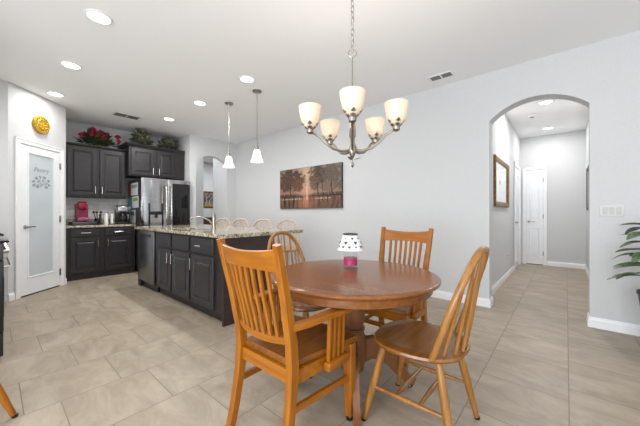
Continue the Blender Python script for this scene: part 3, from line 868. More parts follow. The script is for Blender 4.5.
k = thing('paper_towel_holder', 'white paper roll on a dark stand beside the canister', 'paper roll', (-6.33, 1.455, 0.91))
MB().lathe([(0.055, 0), (0.055, 0.01), (0.008, 0.014), (0.008, 0.225), (0, 0.23)], n=20).build('stand', M['black'], k)
MB().lathe([(0.024, 0.016), (0.024, 0.2), (0.01, 0.2), (0.01, 0.016)], n=20).build('roll', M['white'], k)
k = thing('drip_coffee_maker', 'black and steel drip coffee maker with glass carafe', 'coffee maker', (-6.33, 1.63, 0.91))
MB().box((-0.13, -0.105, 0), (0.11, 0.105, 0.04), 0.008).build('base', M['black'], k)
MB().box((-0.13, -0.105, 0.04), (-0.03, 0.105, 0.27), 0.008).build('tank', M['black'], k)
MB().box((-0.13, -0.105, 0.215), (0.10, 0.105, 0.335), 0.012).build('top_housing', M['steel'], k)
MB().box((-0.12, -0.1, 0.336), (0.08, 0.1, 0.352), 0.006).build('lid', M['black'], k)
MB().lathe([(0.058, 0.045), (0.075, 0.07), (0.075, 0.14), (0.05, 0.19), (0.05, 0.205), (0, 0.205)], (0.035, -0.01, 0), 20).build('carafe', M['blackglass'], k)
MB().tube([(0.10, 0.03, 0.19), (0.135, 0.045, 0.185), (0.14, 0.045, 0.10), (0.105, 0.03, 0.085)], 0.008, 8).build('carafe_handle', M['chrome'], k)

# ---------------------------------------------------------------- silk flowers and greenery on the cabinets
def greenery(name, label, cat, loc, sx, sy, sz, nleaf, lm, L, w, seed, blooms=()):
    rnd = random.Random(seed)
    t = thing(name, label, cat, loc)
    MB().lathe([(0.05, 0), (0.07, 0.05), (0.075, 0.055), (0.065, 0.055), (0.05, 0.01), (0, 0.01)], n=16).build('basket', M['basket'], t)
    mb = MB()
    for i in range(nleaf):
        a = rnd.uniform(0, 2*PI); el = math.asin(rnd.uniform(-0.05, 1)); rr = rnd.uniform(0.45, 1.0)
        d = Vector((math.cos(a)*math.cos(el), math.sin(a)*math.cos(el), math.sin(el)))
        p = Vector((d.x*sx*rr, d.y*sy*rr, 0.045 + d.z*sz*rr))
        dd = (d + Vector((rnd.uniform(-.7,.7), rnd.uniform(-.7,.7), rnd.uniform(-.3,.6) if p.z > 0.1 else 0.1))).normalized()
        mb.leaf(p, dd, L*rnd.uniform(0.7, 1.2), w*rnd.uniform(0.7, 1.2), rnd.uniform(0, 0.3) if p.z > 0.1 else -0.1, n=4)
    mb.build('foliage', lm, t)
    st = MB()
    for i in range(14):
        a = rnd.uniform(0, 2*PI); e = rnd.uniform(0.2, 1)
        st.tube([(0, 0, 0.02), (math.cos(a)*sx*0.4, math.sin(a)*sy*0.4, 0.05 + sz*0.5*e), (math.cos(a)*sx*0.75, math.sin(a)*sy*0.75, 0.04 + sz*0.8*e)], 0.003, 5)
    st.build('stems', lm, t)
    for (bx, by, bz, br) in blooms:
        br *= 0.78
        b_ = MB()
        b_.ball((bx, by, bz), br*0.5, 8)
        for ring_i, (n, rr, tilt) in enumerate(((4, 0.45, 1.1), (6, 0.7, 0.7), (7, 0.9, 0.3))):
            for q in range(n):
                a = 2*PI*q/n + ring_i*0.5
                d = Vector((math.cos(a)*math.cos(tilt), math.sin(a)*math.cos(tilt), math.sin(tilt)))
                b_.leaf(Vector((bx, by, bz)) + d*br*0.1, d, br*1.15, br*1.05, -0.25, n=4, fold=0.4)
        b_.build('blossom', M['flower'], t)
    return t
greenery('flower_arrangement', 'crimson silk roses with green leaves on the upper cabinet', 'flowers', (-6.53, 1.29, 2.324), 0.15, 0.27, 0.24, 240, M['leaf'], 0.095, 0.055, 3,
         [(0.05, -0.24, 0.15, 0.07), (0.06, -0.09, 0.27, 0.075), (0.03, 0.03, 0.25, 0.07), (0.09, -0.03, 0.2, 0.07), (0.10, 0.06, 0.13, 0.075), (0.04, 0.12, 0.23, 0.065), (0.06, 0.29, 0.21, 0.07), (0.08, 0.30, 0.13, 0.055), (0.11, -0.12, 0.18, 0.055)])
greenery('ivy_plant', 'grey-green trailing foliage on the left of the refrigerator cabinet', 'artificial plant', (-6.36, 1.95, 2.442), 0.17, 0.17, 0.27, 200, M['leaf2'], 0.095, 0.07, 5)
greenery('ivy_plant', 'grey-green trailing foliage on the right of the refrigerator cabinet', 'artificial plant', (-6.36, 2.46, 2.442), 0.16, 0.16, 0.24, 200, M['leaf2'], 0.1, 0.062, 6)

# ---------------------------------------------------------------- yellow wall plaque over the pantry door
pq = thing('wall_plaque', 'round yellow ornamental plaque above the pantry door', 'wall ornament', (0, 0, 0))
ctr = PB + (PA - PB).normalized()*0.446 + Vector((0, 0, 2.37))
mb = MB(); mb.M = frame_at(ctr, PA - PB) @ Matrix.Rotation(PI/2, 4, 'X')
mb.lathe([(0.128, 0.001), (0.128, 0.02), (0.12, 0.034), (0.108, 0.036), (0.1, 0.026), (0.085, 0.03), (0.07, 0.042), (0.055, 0.03), (0.03, 0.034), (0, 0.042)], n=36)
mb.build('disc', M['gold'], pq)
mb = MB(); mb.M = frame_at(ctr, PA - PB) @ Matrix.Rotation(PI/2, 4, 'X')
for q in range(16):
    a = 2*PI*q/16; mb.ball((0.098*math.cos(a), 0.098*math.sin(a), 0.03), 0.013, 6)
for q in range(8):
    a = 2*PI*q/8; mb.ball((0.055*math.cos(a), 0.055*math.sin(a), 0.033), 0.017, 6, (1, 1, 0.7))
mb.build('relief', M['gold'], pq)

# ---------------------------------------------------------------- range and pan at the left edge
rg = thing('kitchen_range', 'stainless and black range at the left edge of the photo', 'stove', (-3.56, 0.04, 0))
MB().box((-0.38, -0.66, 0.02), (0.38, -0.015, 0.895)).build('body', M['black'], rg, smooth=False)
od = MB().box((-0.375, -0.014, 0.23), (0.375, 0.022, 0.76), 0.005).build('oven_door', M['black'], rg)
MB().box((-0.28, 0.0215, 0.32), (0.28, 0.026, 0.62), 0.002).build('oven_window', M['blackglass'], od)
hb = MB().tube([(-0.33, 0.062, 0.71), (0.33, 0.062, 0.71)], 0.012, 10)
for q in (-0.3, 0.3): hb.tube([(q, 0.02, 0.71), (q, 0.062, 0.71)], 0.009, 8)
hb.build('oven_handle', M['chrome'], od)
wd = MB().box((-0.375, -0.014, 0.05), (0.375, 0.02, 0.22), 0.005).build('warming_drawer', M['black'], rg)
MB().box((-0.38, -0.02, 0.77), (0.38, 0.02, 0.893), 0.006).build('control_panel', M['steel_dark'], rg)
for q in (-0.3, -0.17, 0.0, 0.17, 0.3):
    MB().tube([(q, 0.02, 0.83), (q, 0.05, 0.83)], [0.022, 0.018], 14).build('knob', M['chrome'], rg)
MB().box((-0.38, -0.66, 0.896), (0.38, 0.05, 0.914), 0.005).build('cooktop', M['blackglass'], rg)
gm = MB()
for cx in (-0.19, 0.19):
    for y in (-0.56, -0.42, -0.3, -0.2, -0.06): gm.tube([(cx-0.17, y, 0.926), (cx+0.17, y, 0.926)], 0.007, 6)
    for x in (-0.17, 0, 0.17): gm.tube([(cx+x, -0.56, 0.926), (cx+x, -0.06, 0.926)], 0.007, 6)
    for x in (-0.17, 0.17):
        for y in (-0.56, -0.06): gm.tube([(cx+x, y, 0.913), (cx+x, y, 0.93)], 0.007, 6)
gm.build('grates', M['black'], rg)
pn_ = thing('saucepan', 'black pan with its handle over the front edge of the range', 'pan', (-3.38, -0.16, 0.934))
MB().lathe([(0.1, 0), (0.115, 0.036), (0.118, 0.038), (0.11, 0.036), (0.096, 0.006), (0, 0.006)], n=24).build('bowl', M['black'], pn_)
MB().tube([(0.02, 0.105, 0.025), (0.03, 0.16, 0.03), (0.035, 0.2, 0.02), (0.04, 0.225, 0.012)], [0.01, 0.012, 0.012, 0.009], 8).build('handle', M['black'], pn_)
cb_ = thing('range_side_cabinet', 'dark base cabinet between the range and the pantry', 'cabinet', (0, 0, 0))
MB().box((-5.33, -0.675, 0.0), (-3.945, -0.02, 0.87)).build('carcass', M['cab_dark'], cb_, smooth=False)
TC = frame_at((0, -0.02, 0), (-1, 0, 0))
for x0 in (3.98, 4.65):
    cab_door(TC, x0, x0+0.62, 0.72, 0.845, cb_, ('h', x0+0.31, 0.785), 'drawer', flat=True)
    cab_door(TC, x0, x0+0.62, 0.12, 0.70, cb_, ('v', x0+0.56, 0.6))
o = MB().box((-5.33, -0.675, 0.873), (-3.945, 0.015, 0.91), 0.005).build('worktop', M['granite'])
tag(o, 'granite worktop between the range and the pantry wall', 'worktop')

# ---------------------------------------------------------------- wall things
def paint_grid(name, w, h, nx, nz, fn, parent, y, mat):
    me = bpy.data.meshes.new(name)
    vs = []; fs = []
    for j in range(nz + 1):
        for i in range(nx + 1):
            vs.append((-w/2 + w*i/nx, y, -h/2 + h*j/nz))
    for j in range(nz):
        for i in range(nx):
            a = j*(nx+1)+i; fs.append((a, a+1, a+nx+2, a+nx+1))
    me.from_pydata(vs, [], fs)
    at = me.color_attributes.new('Col', 'FLOAT_COLOR', 'POINT')
    for j in range(nz + 1):
        for i in range(nx + 1):
            c = fn(i/nx, j/nz)
            at.data[j*(nx+1)+i].color = srgb(*[max(0, min(255, q)) for q in c])
    me.materials.append(mat)
    o = bpy.data.objects.new(name, me); COL.objects.link(o); o.parent = parent
    return o
from mathutils import noise as mnoise
def fbm(x, y, s=0.0):
    return mnoise.fractal(Vector((x, y, s)), 1.0, 2.0, 5)
def mixc(a, b, t):
    t = max(0, min(1, t)); return tuple(a[i]*(1-t) + b[i]*t for i in range(3))
def tree_scene(u, v):
    # autumn trees beside water, pale light in the middle
    hz = 0.30
    cl = fbm(u*5, v*4, 1)
    glow = math.exp(-((u-0.47)/0.13)**2)
    if v > hz:
        c = mixc((124,116,106), (206,170,140), glow*0.9 + cl*0.2)
        c = mixc(c, (170,112,84), 0.45*math.exp(-((v-hz)/0.22)**2) + 0.25*math.exp(-((u-0.06)/0.1)**2))
        for cx, cy, rx, rz, col in ((0.20, 0.74, 0.26, 0.30, (52,36,30)), (0.34, 0.60, 0.13, 0.22, (92,58,42)), (0.10, 0.62, 0.12, 0.2, (70,44,34)), (0.68, 0.78, 0.17, 0.28, (50,42,38)), (0.60, 0.62, 0.08, 0.2, (96,74,60)), (0.88, 0.72, 0.2, 0.36, (84,76,70)), (0.80, 0.52, 0.12, 0.14, (112,96,82))):
            d = 1 - ((u-cx)/rx)**2 - ((v-cy)/rz)**2
            m = d*1.5 + fbm(u*18, v*12, cx*10)*1.3
            dense = 0.5 + 0.9*fbm(u*46, v*30, 4)
            c = mixc(c, mixc(col, (136,100,78), 0.45*dense), max(0, min(0.93, m*1.1)))
        for tx, wd in ((0.205, 0.010), (0.665, 0.009), (0.87, 0.009), (0.74, 0.005)):
            if abs(u - tx - 0.012*math.sin(v*9)) < wd and v < 0.62: c = mixc(c, (44,32,28), 0.75)
        if v < hz + 0.07: c = mixc(c, (46,32,28), (0.8 - (v-hz)*7) + 0.4*fbm(u*30, v*20, 8) - glow*0.5)
    else:
        t = (hz - v)/hz
        c = mixc((120,88,70), (196,134,100), glow + 0.35*fbm(u*8, v*2, 3))
        st = fbm(u*26, v*2.2, 6)
        c = mixc(c, (40,28,26), max(0, st*1.4 + 0.1) * (1 - 0.7*glow))
        c = mixc(c, (66,46,38), 0.3*t)
        if v > hz - 0.03: c = mixc(c, (40,30,28), 0.85 - glow*0.6)
        if 0.05 < (hz - v) < 0.085 and (0.05 < u < 0.40 or 0.6 < u < 0.86): c = mixc(c, (200,184,170), 0.5 + fbm(u*40, 2, 5))
    if abs(u - 0.483) < 0.008 and 0.2 < v < 0.62: c = mixc(c, (240,200,168), 0.85)
    n = fbm(u*60, v*36, 9)*16
    return (c[0]+n, c[1]+n, c[2]+n)
art = thing('canvas_painting', 'wide canvas painting of autumn trees by water', 'painting', (-3.602, WY, 1.588))
W_, H_ = 1.55, 0.765
MB().box((-W_/2, -0.04, -H_/2), (W_/2, -0.001, H_/2), 0.003).build('stretched_canvas', M['frame_dark'], art)
paint_grid('picture', W_ - 0.01, H_ - 0.01, 200, 100, tree_scene, art, -0.0405, vcol_mat('painted_canvas', 0.65))

mr = thing('wall_mirror', 'gold-framed mirror on the left wall of the hall', 'mirror', (HX0, 5.26, 1.58))
MW, MH = 1.25, 0.73
mb = MB()
def ml(i, x): return [(x, -MW/2+i, -MH/2+i), (x, MW/2-i, -MH/2+i), (x, MW/2-i, MH/2-i), (x, -MW/2+i, MH/2-i)]
mb.rings([ml(0, 0.001), ml(0, 0.022), ml(0.015, 0.032), ml(0.055, 0.026), ml(0.075, 0.014), ml(0.08, 0.004)], cap0=False, cap1=False)
mb.build('frame', M['bronze'], mr)
MB().box((0.002, -MW/2+0.075, -MH/2+0.075), (0.008, MW/2-0.075, MH/2-0.075)).build('mirror_glass', M['mirror'], mr, smooth=False)

hp = thing('hall_picture', 'framed picture on the right wall of the hall, seen edge-on', 'picture', (HX1, 6.62, 1.53))
mb = MB()
def hl(i, x): return [(x, -0.3+i, -0.36+i), (x, 0.3-i, -0.36+i), (x, 0.3-i, 0.36-i), (x, -0.3+i, 0.36-i)]
mb.rings([hl(0, -0.001), hl(0, -0.028), hl(0.035, -0.028), hl(0.04, -0.01)], cap0=False, cap1=False)
mb.build('frame', M['frame_dark'], hp, smooth=False)
MB().box((-0.012, -0.262, -0.322), (-0.004, 0.262, 0.322)).build('print', M['white'], hp, smooth=False)

sw = thing('light_switch', 'white three-gang light switch plate right of the arch', 'light switch', (0.329, WY, 1.142))
MB().box((-0.082, -0.007, -0.058), (0.082, -0.0005, 0.058), 0.003).build('plate', M['plate'], sw)
for q in (-0.046, 0, 0.046):
    MB().box((q-0.017, -0.011, -0.034), (q+0.017, -0.0065, 0.034), 0.002).build('rocker', M['rocker'], sw)
def outlet(o_, xdir, label):
    t = thing('wall_outlet', label, 'outlet', o_)
    T = frame_at((0, 0, 0), xdir)
    mb = MB(); mb.M = T; mb.box((-0.036, -0.006, -0.058), (0.036, -0.0005, 0.058), 0.002); mb.build('plate', M['white'], t)
    for z in (-0.022, 0.022):
        mb = MB(); mb.M = T; mb.box((-0.016, -0.008, z-0.014), (0.016, -0.006, z+0.014), 0.002); mb.build('socket', M['grille'], t)
outlet((HX0, 5.9, 0.36), (0, 1, 0), 'white outlet low on the left wall of the hall')

cp = thing('corridor_picture', 'gold-framed landscape picture beyond the far kitchen arch', 'picture', (-8.88, 4.70, 1.56))
mb = MB()
def cl_(i, x): return [(x, -0.23+i, -0.27+i), (x, 0.23-i, -0.27+i), (x, 0.23-i, 0.27-i), (x, -0.23+i, 0.27-i)]
mb.rings([cl_(0, 0.001), cl_(0, 0.02), cl_(0.03, 0.03), cl_(0.06, 0.012)], cap0=False, cap1=False)
mb.build('frame', M['bronze'], cp, smooth=False)
def landscape(u, v):
    c = mixc((190,180,160), (120,120,112), v + fbm(u*6, v*6, 2)*0.5)
    m = fbm(u*7, v*7, 5) + 0.5 - abs(v-0.5)
    c = mixc(c, (48,46,40), max(0, min(0.9, m*1.4)))
    if v < 0.22: c = mixc(c, (150,124,84), 0.6)
    return c
g_ = paint_grid('picture', 0.36, 0.44, 40, 48, landscape, cp, 0, vcol_mat('landscape_print'))
g_.rotation_euler = (0, 0, PI/2); g_.location = (0.013, 0, 0)
cs = thing('console_chest', 'small dark wooden chest beyond the far kitchen arch', 'chest', (-8.6, 4.72, 0))
MB().box((-0.22, -0.42, 0.06), (0.2, 0.42, 0.95), 0.006).build('body', M['wood_dark'], cs)
MB().box((-0.24, -0.45, 0.951), (0.23, 0.45, 0.985), 0.006).build('top', M['steel_dark'], cs)
for z in (0.12, 0.4, 0.68):
    d_ = MB().box((0.2, -0.39, z), (0.215, 0.39, z + 0.25), 0.004).build('drawer', M['wood_dark'], cs)
    MB().tube([(0.216, -0.08, z+0.13), (0.236, -0.06, z+0.13), (0.236, 0.06, z+0.13), (0.216, 0.08, z+0.13)], 0.006, 8).build('handle', M['nickel'], d_)
for sx in (-0.19, 0.17):
    for sy in (-0.38, 0.38): MB().box((sx-0.025, sy-0.025, 0), (sx+0.025, sy+0.025, 0.06)).build('foot', M['wood_dark'], cs, smooth=False)

# ---------------------------------------------------------------- chandelier
TCX, TCY = -1.055, 1.545          # over the table
CHX, CHY = -1.058, 1.548
ch = thing('chandelier', 'five-arm nickel chandelier with alabaster glass shades above the table', 'chandelier', (CHX, CHY, CEIL))
LIFT = 0.010
def zc(z): return z - CEIL + (LIFT if z < 2.0 else 0)
MB().lathe([(0.065, 0), (0.065, -0.01), (0.05, -0.025), (0.015, -0.032), (0.01, -0.045), (0, -0.045)]).build('canopy', M['chrome'], ch)
cm = MB()
ztop, zbot = zc(2.735), zc(2.175)
n = 15; pitch = (ztop - zbot)/n
for i in range(n):
    zc_ = ztop - (i + 0.5)*pitch
    pts = []
    for q in range(13):
        a = 2*PI*q/12
        x_, z_ = 0.0105*math.cos(a), (pitch*0.66)*math.sin(a)
        pts.append((x_, 0, zc_ + z_) if i % 2 else (0, x_, zc_ + z_))
    cm.tube(pts, 0.0023, 6, caps=False)
cm.build('chain', M['nickel'], ch)
rp = [(0.026*math.cos(2*PI*q/16)*math.cos(YAW), 0.026*math.cos(2*PI*q/16)*math.sin(YAW), zc(2.165) + 0.026*math.sin(2*PI*q/16)) for q in range(17)]
MB().tube(rp, 0.003, 6, caps=False).build('loop_ring', M['nickel'], ch)
MB().lathe([(0, 2.14), (0.0042, 2.14), (0.0042, 1.74), (0.012, 1.73), (0.02, 1.69), (0.022, 1.62), (0.014, 1.605), (0.016, 1.575), (0.028, 1.55), (0.03, 1.525), (0.016, 1.50), (0.012, 1.485), (0.003, 1.475), (0.003, 1.455), (0.010, 1.445), (0.012, 1.43), (0.0, 1.415)], (0, 0, -CEIL), 20).build('central_column', M['nickel'], ch)
lm = MB()
for q in range(3):
    a = q*2.1 + 0.6
    lm.leaf((0.01*math.cos(a), 0.01*math.sin(a), zc(1.455)), (math.cos(a), math.sin(a), 0.4), 0.055, 0.028, 0.1, n=4)
lm.build('leaf_ornament', M['nickel'], ch)
RS = 0.281
camdir = math.atan2(-CHY, -CHX)
for q in range(5):
    a = camdir + q*2*PI/5
    e = Vector((math.cos(a), math.sin(a), 0))
    def pt(r, z): return e*r + Vector((0, 0, zc(z)))
    arm = MB()
    arm.tube([pt(0.02, 1.52), pt(0.07, 1.512), pt(0.13, 1.525), pt(0.18, 1.56), pt(0.22, 1.60), pt(0.26, 1.62), pt(RS, 1.622)], 0.0085, 8)
    ao = arm.build('arm', M['nickel'], ch)
    c = pt(RS, 0)
    cup = MB().lathe([(0, 1.612), (0.012, 1.612), (0.022, 1.62), (0.024, 1.64), (0.024, 1.645), (0.026, 1.665), (0, 1.665)], (c.x, c.y, LIFT - CEIL), 16)
    for w in range(5):
        b = w*PI*0.4 + 0.4
        cup.leaf((c.x + 0.02*math.cos(b), c.y + 0.02*math.sin(b), zc(1.635)), (math.cos(b), math.sin(b), 1.0), 0.055, 0.034, -0.1, n=3)
    cup.build('socket_cup', M['nickel'], ao)
    MB().lathe([(0.026, 1.647), (0.042, 1.658), (0.055, 1.69), (0.066, 1.735), (0.073, 1.785), (0.069, 1.785), (0.062, 1.735), (0.051, 1.69), (0.038, 1.662), (0.024, 1.652)], (c.x, c.y, LIFT - CEIL), 28, False).build('glass_shade', M['shade'], ao)
    MB().ball((c.x, c.y, zc(1.715)), 0.022).build('bulb', M['bulb'], ao)
    pl = bpy.data.lights.new('chandelier_lamp', 'POINT'); pl.energy = 3.6; pl.color = (1, 0.92, 0.82); pl.shadow_soft_size = 0.03
    po = bpy.data.objects.new('chandelier_lamp', pl); COL.objects.link(po); po.location = (CHX + c.x, CHY + c.y, 1.745)

# ---------------------------------------------------------------- table
tb = thing('dining_table', 'round walnut-stained pedestal dining table', 'table', (TCX, TCY, 0))
TZ = 0.732
TR = 0.535
MB().lathe([(0, TZ-0.03), (TR-0.04, TZ-0.03), (TR-0.022, TZ-0.032), (TR-0.012, TZ-0.027), (TR-0.004, TZ-0.022), (TR, TZ-0.013), (TR-0.004, TZ-0.005), (TR-0.012, TZ-0.001), (TR-0.03, TZ), (0, TZ)], n=72).build('tabletop', M['table'], tb)
MB().lathe([(TR-0.075, TZ-0.031), (TR-0.045, TZ-0.031), (TR-0.045, TZ-0.075), (TR-0.05, TZ-0.08), (TR-0.075, TZ-0.08)], n=72, close=False).build('apron', M['table'], tb)
MB().lathe([(0, TZ-0.032), (0.17, TZ-0.032), (0.17, TZ-0.06), (0.10, TZ-0.09), (0.074, 0.63), (0.072, 0.58), (0.078, 0.54), (0.082, 0.48), (0.078, 0.43), (0.070, 0.395), (0.070, 0.388), (0.080, 0.382), (0.080, 0.368), (0.072, 0.362), (0.074, 0.35), (0.088, 0.31), (0.092, 0.26), (0.088, 0.19), (0.078, 0.15), (0.075, 0.11), (0, 0.11)], n=32).build('pedestal', M['table_z'], tb)
for q in range(4):
    a = math.radians(38 + 90*q)
    e = Vector((math.cos(a), math.sin(a), 0))
    def pf(r, z): return e*r + Vector((0, 0, z))
    mb = MB()
    mb.bar([pf(0.05, 0.23), pf(0.13, 0.25), pf(0.2, 0.225), pf(0.26, 0.17), pf(0.31, 0.10), pf(0.35, 0.055), pf(0.395, 0.038)], [0.05, 0.05, 0.048, 0.046, 0.044, 0.042, 0.04], [0.16, 0.14, 0.11, 0.09, 0.07, 0.06, 0.05], (0, 0, 1))
    fo = mb.build('foot', M['table_z'], tb)
    MB().lathe([(0.016, 0), (0.018, 0.006), (0.014, 0.016), (0, 0.016)], (e.x*0.37, e.y*0.37, 0), 12).build('glide', M['glide'], fo)

# candle lamp on the table
lx, ly = -1.155, 1.665
lp = thing('candle_lamp', 'glass candle jar with a white pierced shade on the table', 'candle lamp', (lx, ly, TZ))
MB().lathe([(0.052, 0), (0.058, 0.004), (0.06, 0.008), (0.03, 0.01), (0, 0.01)], n=28).build('coaster', M['jar'], lp)
MB().lathe([(0.047, 0.011), (0.051, 0.016), (0.051, 0.105), (0.045, 0.115), (0.045, 0.128), (0.043, 0.128), (0.043, 0.114), (0.0485, 0.104), (0.0485, 0.018), (0, 0.016)], n=28, close=False).build('glass_jar', M['jar'], lp)
MB().lathe([(0, 0.019), (0.0475, 0.019), (0.0475, 0.074), (0, 0.072)], n=28).build('candle', M['wax'], lp)
MB().lathe([(0.046, 0.124), (0.049, 0.13), (0.046, 0.136), (0.03, 0.138), (0.03, 0.13)], n=28, close=False).build('collar', M['steel_dark'], lp)
def shade_loops(r_off=0):
    return [(0.094+r_off, 0.128), (0.09+r_off, 0.14), (0.08+r_off, 0.168), (0.064+r_off, 0.205), (0.051+r_off, 0.232)]
sh = MB().lathe(shade_loops() + [(0.048, 0.232), (0.061, 0.205), (0.077, 0.168), (0.087, 0.14), (0.091, 0.129)], n=36, close=False).build('lamp_shade', M['white'], lp)
MB().lathe([(0.05, 0.232), (0.054, 0.236), (0.052, 0.243), (0.03, 0.246), (0.03, 0.24), (0.046, 0.238)], n=28, close=False).build('top_rim', M['steel_dark'], sh)
cuts = MB()
rnd = random.Random(2)
for row, (r_, z_, s_) in enumerate(((0.0855, 0.155, 0.015), (0.0742, 0.184, 0.020), (0.0618, 0.212, 0.012))):
    nn = (12, 7, 8)[row]
    for q in range(nn):
        a = 2*PI*q/nn + row*0.4
        e = Vector((math.cos(a), math.sin(a), 0)); s = Vector((-math.sin(a), math.cos(a), 0)); u = (Vector((0,0,1)) - e*0.45).normalized()
        c = e*(r_ + 0.0012) + Vector((0, 0, z_))
        sg = s_*rnd.uniform(0.6, 1.15)
        cuts._f([cuts._v(c + s*sg*x_ + u*sg*z__) for x_, z__ in ((0, -0.8), (0.75, 0.1), (0.45, 0.6), (0, 0.25), (-0.45, 0.6), (-0.75, 0.1))])
cuts.build('pierced_hearts', M['steel_dark'], sh, smooth=False)

# ---------------------------------------------------------------- mission armchair (faces +Y locally; origin on the floor under the seat)
def make_armchair(name, label, loc, rz):
    t = thing(name, label, 'chair', loc, rz, 'slat-back armchairs at the table')
    SH = 0.452
    wF, wR = 0.218, 0.194           # half widths at front and rear (leg centres)
    yF, yR = 0.195, -0.205
    # seat
    mb = MB()
    def sl(ins, z):
        f = wF + 0.03 - ins; r = wR - 0.008 - ins; y1 = yF + 0.035 - ins; y0 = yR + 0.005 + ins
        pts = []
        for i in range(9):
            tt = i/8; pts.append((-r + 2*r*tt, y0, z))
        for i in range(9):
            tt = i/8; pts.append((f - 2*f*tt, y1 + 0.012*math.sin(PI*tt), z))
        return pts
    mb.rings([sl(0.006, SH-0.032), sl(0, SH-0.026), sl(0, SH-0.008), sl(0.006, SH), sl(0.05, SH-0.002), sl(0.09, SH-0.008)])
    mb.build('seat', M['seat_red'], t)
    # rails under the seat
    mb = MB()
    za, zb = SH-0.095, SH-0.032
    mb.box((-wR+0.02, yR-0.012, za), (wR-0.02, yR+0.012, zb)); mb.box((-wF+0.02, yF-0.012, za), (wF-0.02, yF+0.012, zb))
    for s in (-1, 1):
        mb.prism([(s*(wR-0.012), yR+0.018, za), (s*(wR+0.012), yR+0.018, za), (s*(wF+0.012), yF-0.018, za), (s*(wF-0.012), yF-0.018, za)], (0, 0, zb-za))
    mb.build('seat_frame', M['oak_x'], t, smooth=False)
    for s in (-1, 1):
        # rear leg and back post in one bent piece
        mb = MB()
        mb.bar([(s*(wR+0.012), yR-0.065, 0.006), (s*(wR+0.007), yR-0.043, 0.12), (s*wR, yR-0.015, 0.30), (s*wR, yR-0.004, 0.43), (s*(wR+0.001), yR-0.012, 0.54), (s*(wR+0.009), yR-0.048, 0.72), (s*(wR+0.018), yR-0.088, 0.88), (s*(wR+0.025), yR-0.115, 0.99)],
               [0.036, 0.038, 0.04, 0.041, 0.04, 0.038, 0.036, 0.032], [0.04, 0.042, 0.046, 0.05, 0.048, 0.042, 0.036, 0.03], (0, 1, 0))
        ro = mb.build('rear_leg_post', M['oak_z'], t)
        MB().lathe([(0.012, 0), (0.014, 0.004), (0.012, 0.008), (0, 0.008)], (s*(wR+0.012), yR-0.065, 0), 10).build('glide', M['glide'], ro)
        mb = MB()
        mb.bar([(s*wF, yF, 0.022), (s*wF, yF, 0.10), (s*wF, yF, 0.26), (s*wF, yF, SH-0.033)], [0.036, 0.044, 0.05, 0.052], [0.036, 0.044, 0.05, 0.052], (0, 1, 0))
        lo = mb.build('front_leg', M['oak_z'], t)
        MB().lathe([(0.018, 0), (0.02, 0.006), (0.02, 0.024), (0.012, 0.028), (0, 0.028)], (s*wF, yF, 0), 12).build('glide', M['glide'], lo)
        # arm, its slatted support and the block on the seat rail
        AZ = 0.632
        mb = MB()
        mb.bar([(s*(wR+0.012), yR-0.02, AZ-0.012), (s*(wR+0.035), yR+0.06, AZ-0.008), (s*(wF+0.025), yR+0.16, AZ), (s*(wF+0.04), yR+0.24, AZ+0.002), (s*(wF+0.035), yR+0.325, AZ-0.004), (s*(wF+0.02), yR+0.345, AZ-0.012)],
               [0.036, 0.046, 0.054, 0.06, 0.058, 0.04], [0.03, 0.028, 0.026, 0.025, 0.024, 0.018], (0, 0, 1))
        ao = mb.build('arm', M['oak_y'], t)
        for q in range(4):
            yy = yR + 0.19 + q*0.036
            MB().bar([(s*(wF+0.022), yy, SH-0.06), (s*(wF+0.032), yy, AZ-0.008)], 0.018, 0.016, (0, 1, 0)).build('arm_slat', M['oak_z'], ao)
        MB().box((s*(wF+0.013), yR+0.165, SH-0.085), (s*(wF+0.052), yR+0.325, SH-0.045), 0.006).build('arm_block', M['oak_y'], ao)
        # side stretcher
        MB().bar([(s*(wR+0.002), yR-0.025, 0.25), (s*wF, yF, 0.235)], 0.02, 0.032, (0, 0, 1)).build('side_stretcher', M['oak_y'], t)
    MB().bar([(-wF, yF, 0.30), (wF, yF, 0.30)], 0.02, 0.03, (0, 0, 1)).build('front_stretcher', M['oak_x'], t)
    # curved crest rail, lower rail and seven slats
    def back(u, z, bow=0.03):     # u in -1..1
        f = (z - 0.54)/(0.985-0.54)
        y = yR - 0.012 - 0.103*max(0, f)**1.25
        return Vector((u*(wR-0.01+0.026*f), y - bow*(1-u*u), z))
    mb = MB()
    N = 12
    def crest(k):
        u = -1 + 2*k/N
        return u
    loops = []
    for k in range(N+1):
        u = crest(k)
        zt = 0.955 + 0.016*(u*u) ; zbm = 0.868 + 0.008*(1-u*u)
        a = back(u, zt); b = back(u, zbm)
        loops.append([(a.x, a.y+0.010, a.z-0.004), (a.x, a.y+0.004, a.z), (a.x, a.y-0.006, a.z), (a.x, a.y-0.011, a.z-0.004), (b.x, b.y-0.011, b.z), (b.x, b.y+0.010, b.z)])
    mb.rings(loops)
    mb.build('crest_rail', M['oak_x'], t)
    mb = MB()
    loops = []
    for k in range(N+1):
        u = crest(k)
        a = back(u, 0.572 - 0.014*(1-u*u), 0.026); b = back(u, 0.54 - 0.014*(1-u*u), 0.026)
        loops.append([(a.x, a.y+0.010, a.z), (a.x, a.y-0.010, a.z), (b.x, b.y-0.010, b.z), (b.x, b.y+0.010, b.z)])
    mb.rings(loops)
    mb.build('lower_rail', M['oak_x'], t)
    for q in range(7):
        u = -0.68 + 1.36*q/6
        MB().bar([back(u, 0.55, 0.026), back(u, 0.67, 0.034), back(u, 0.78, 0.038), back(u, 0.89, 0.03)], 0.019, 0.014, (0, 1, 0)).build('back_slat', M['oak_z'], t)
    return t
ac = make_armchair('slat_armchair', 'honey oak slat-back armchair nearest the camera, back towards us', (-1.108, 1.08, 0), 0)
dup(ac, (-1.062, 2.065, 0), PI, 'honey oak slat-back armchair behind the table, facing us')

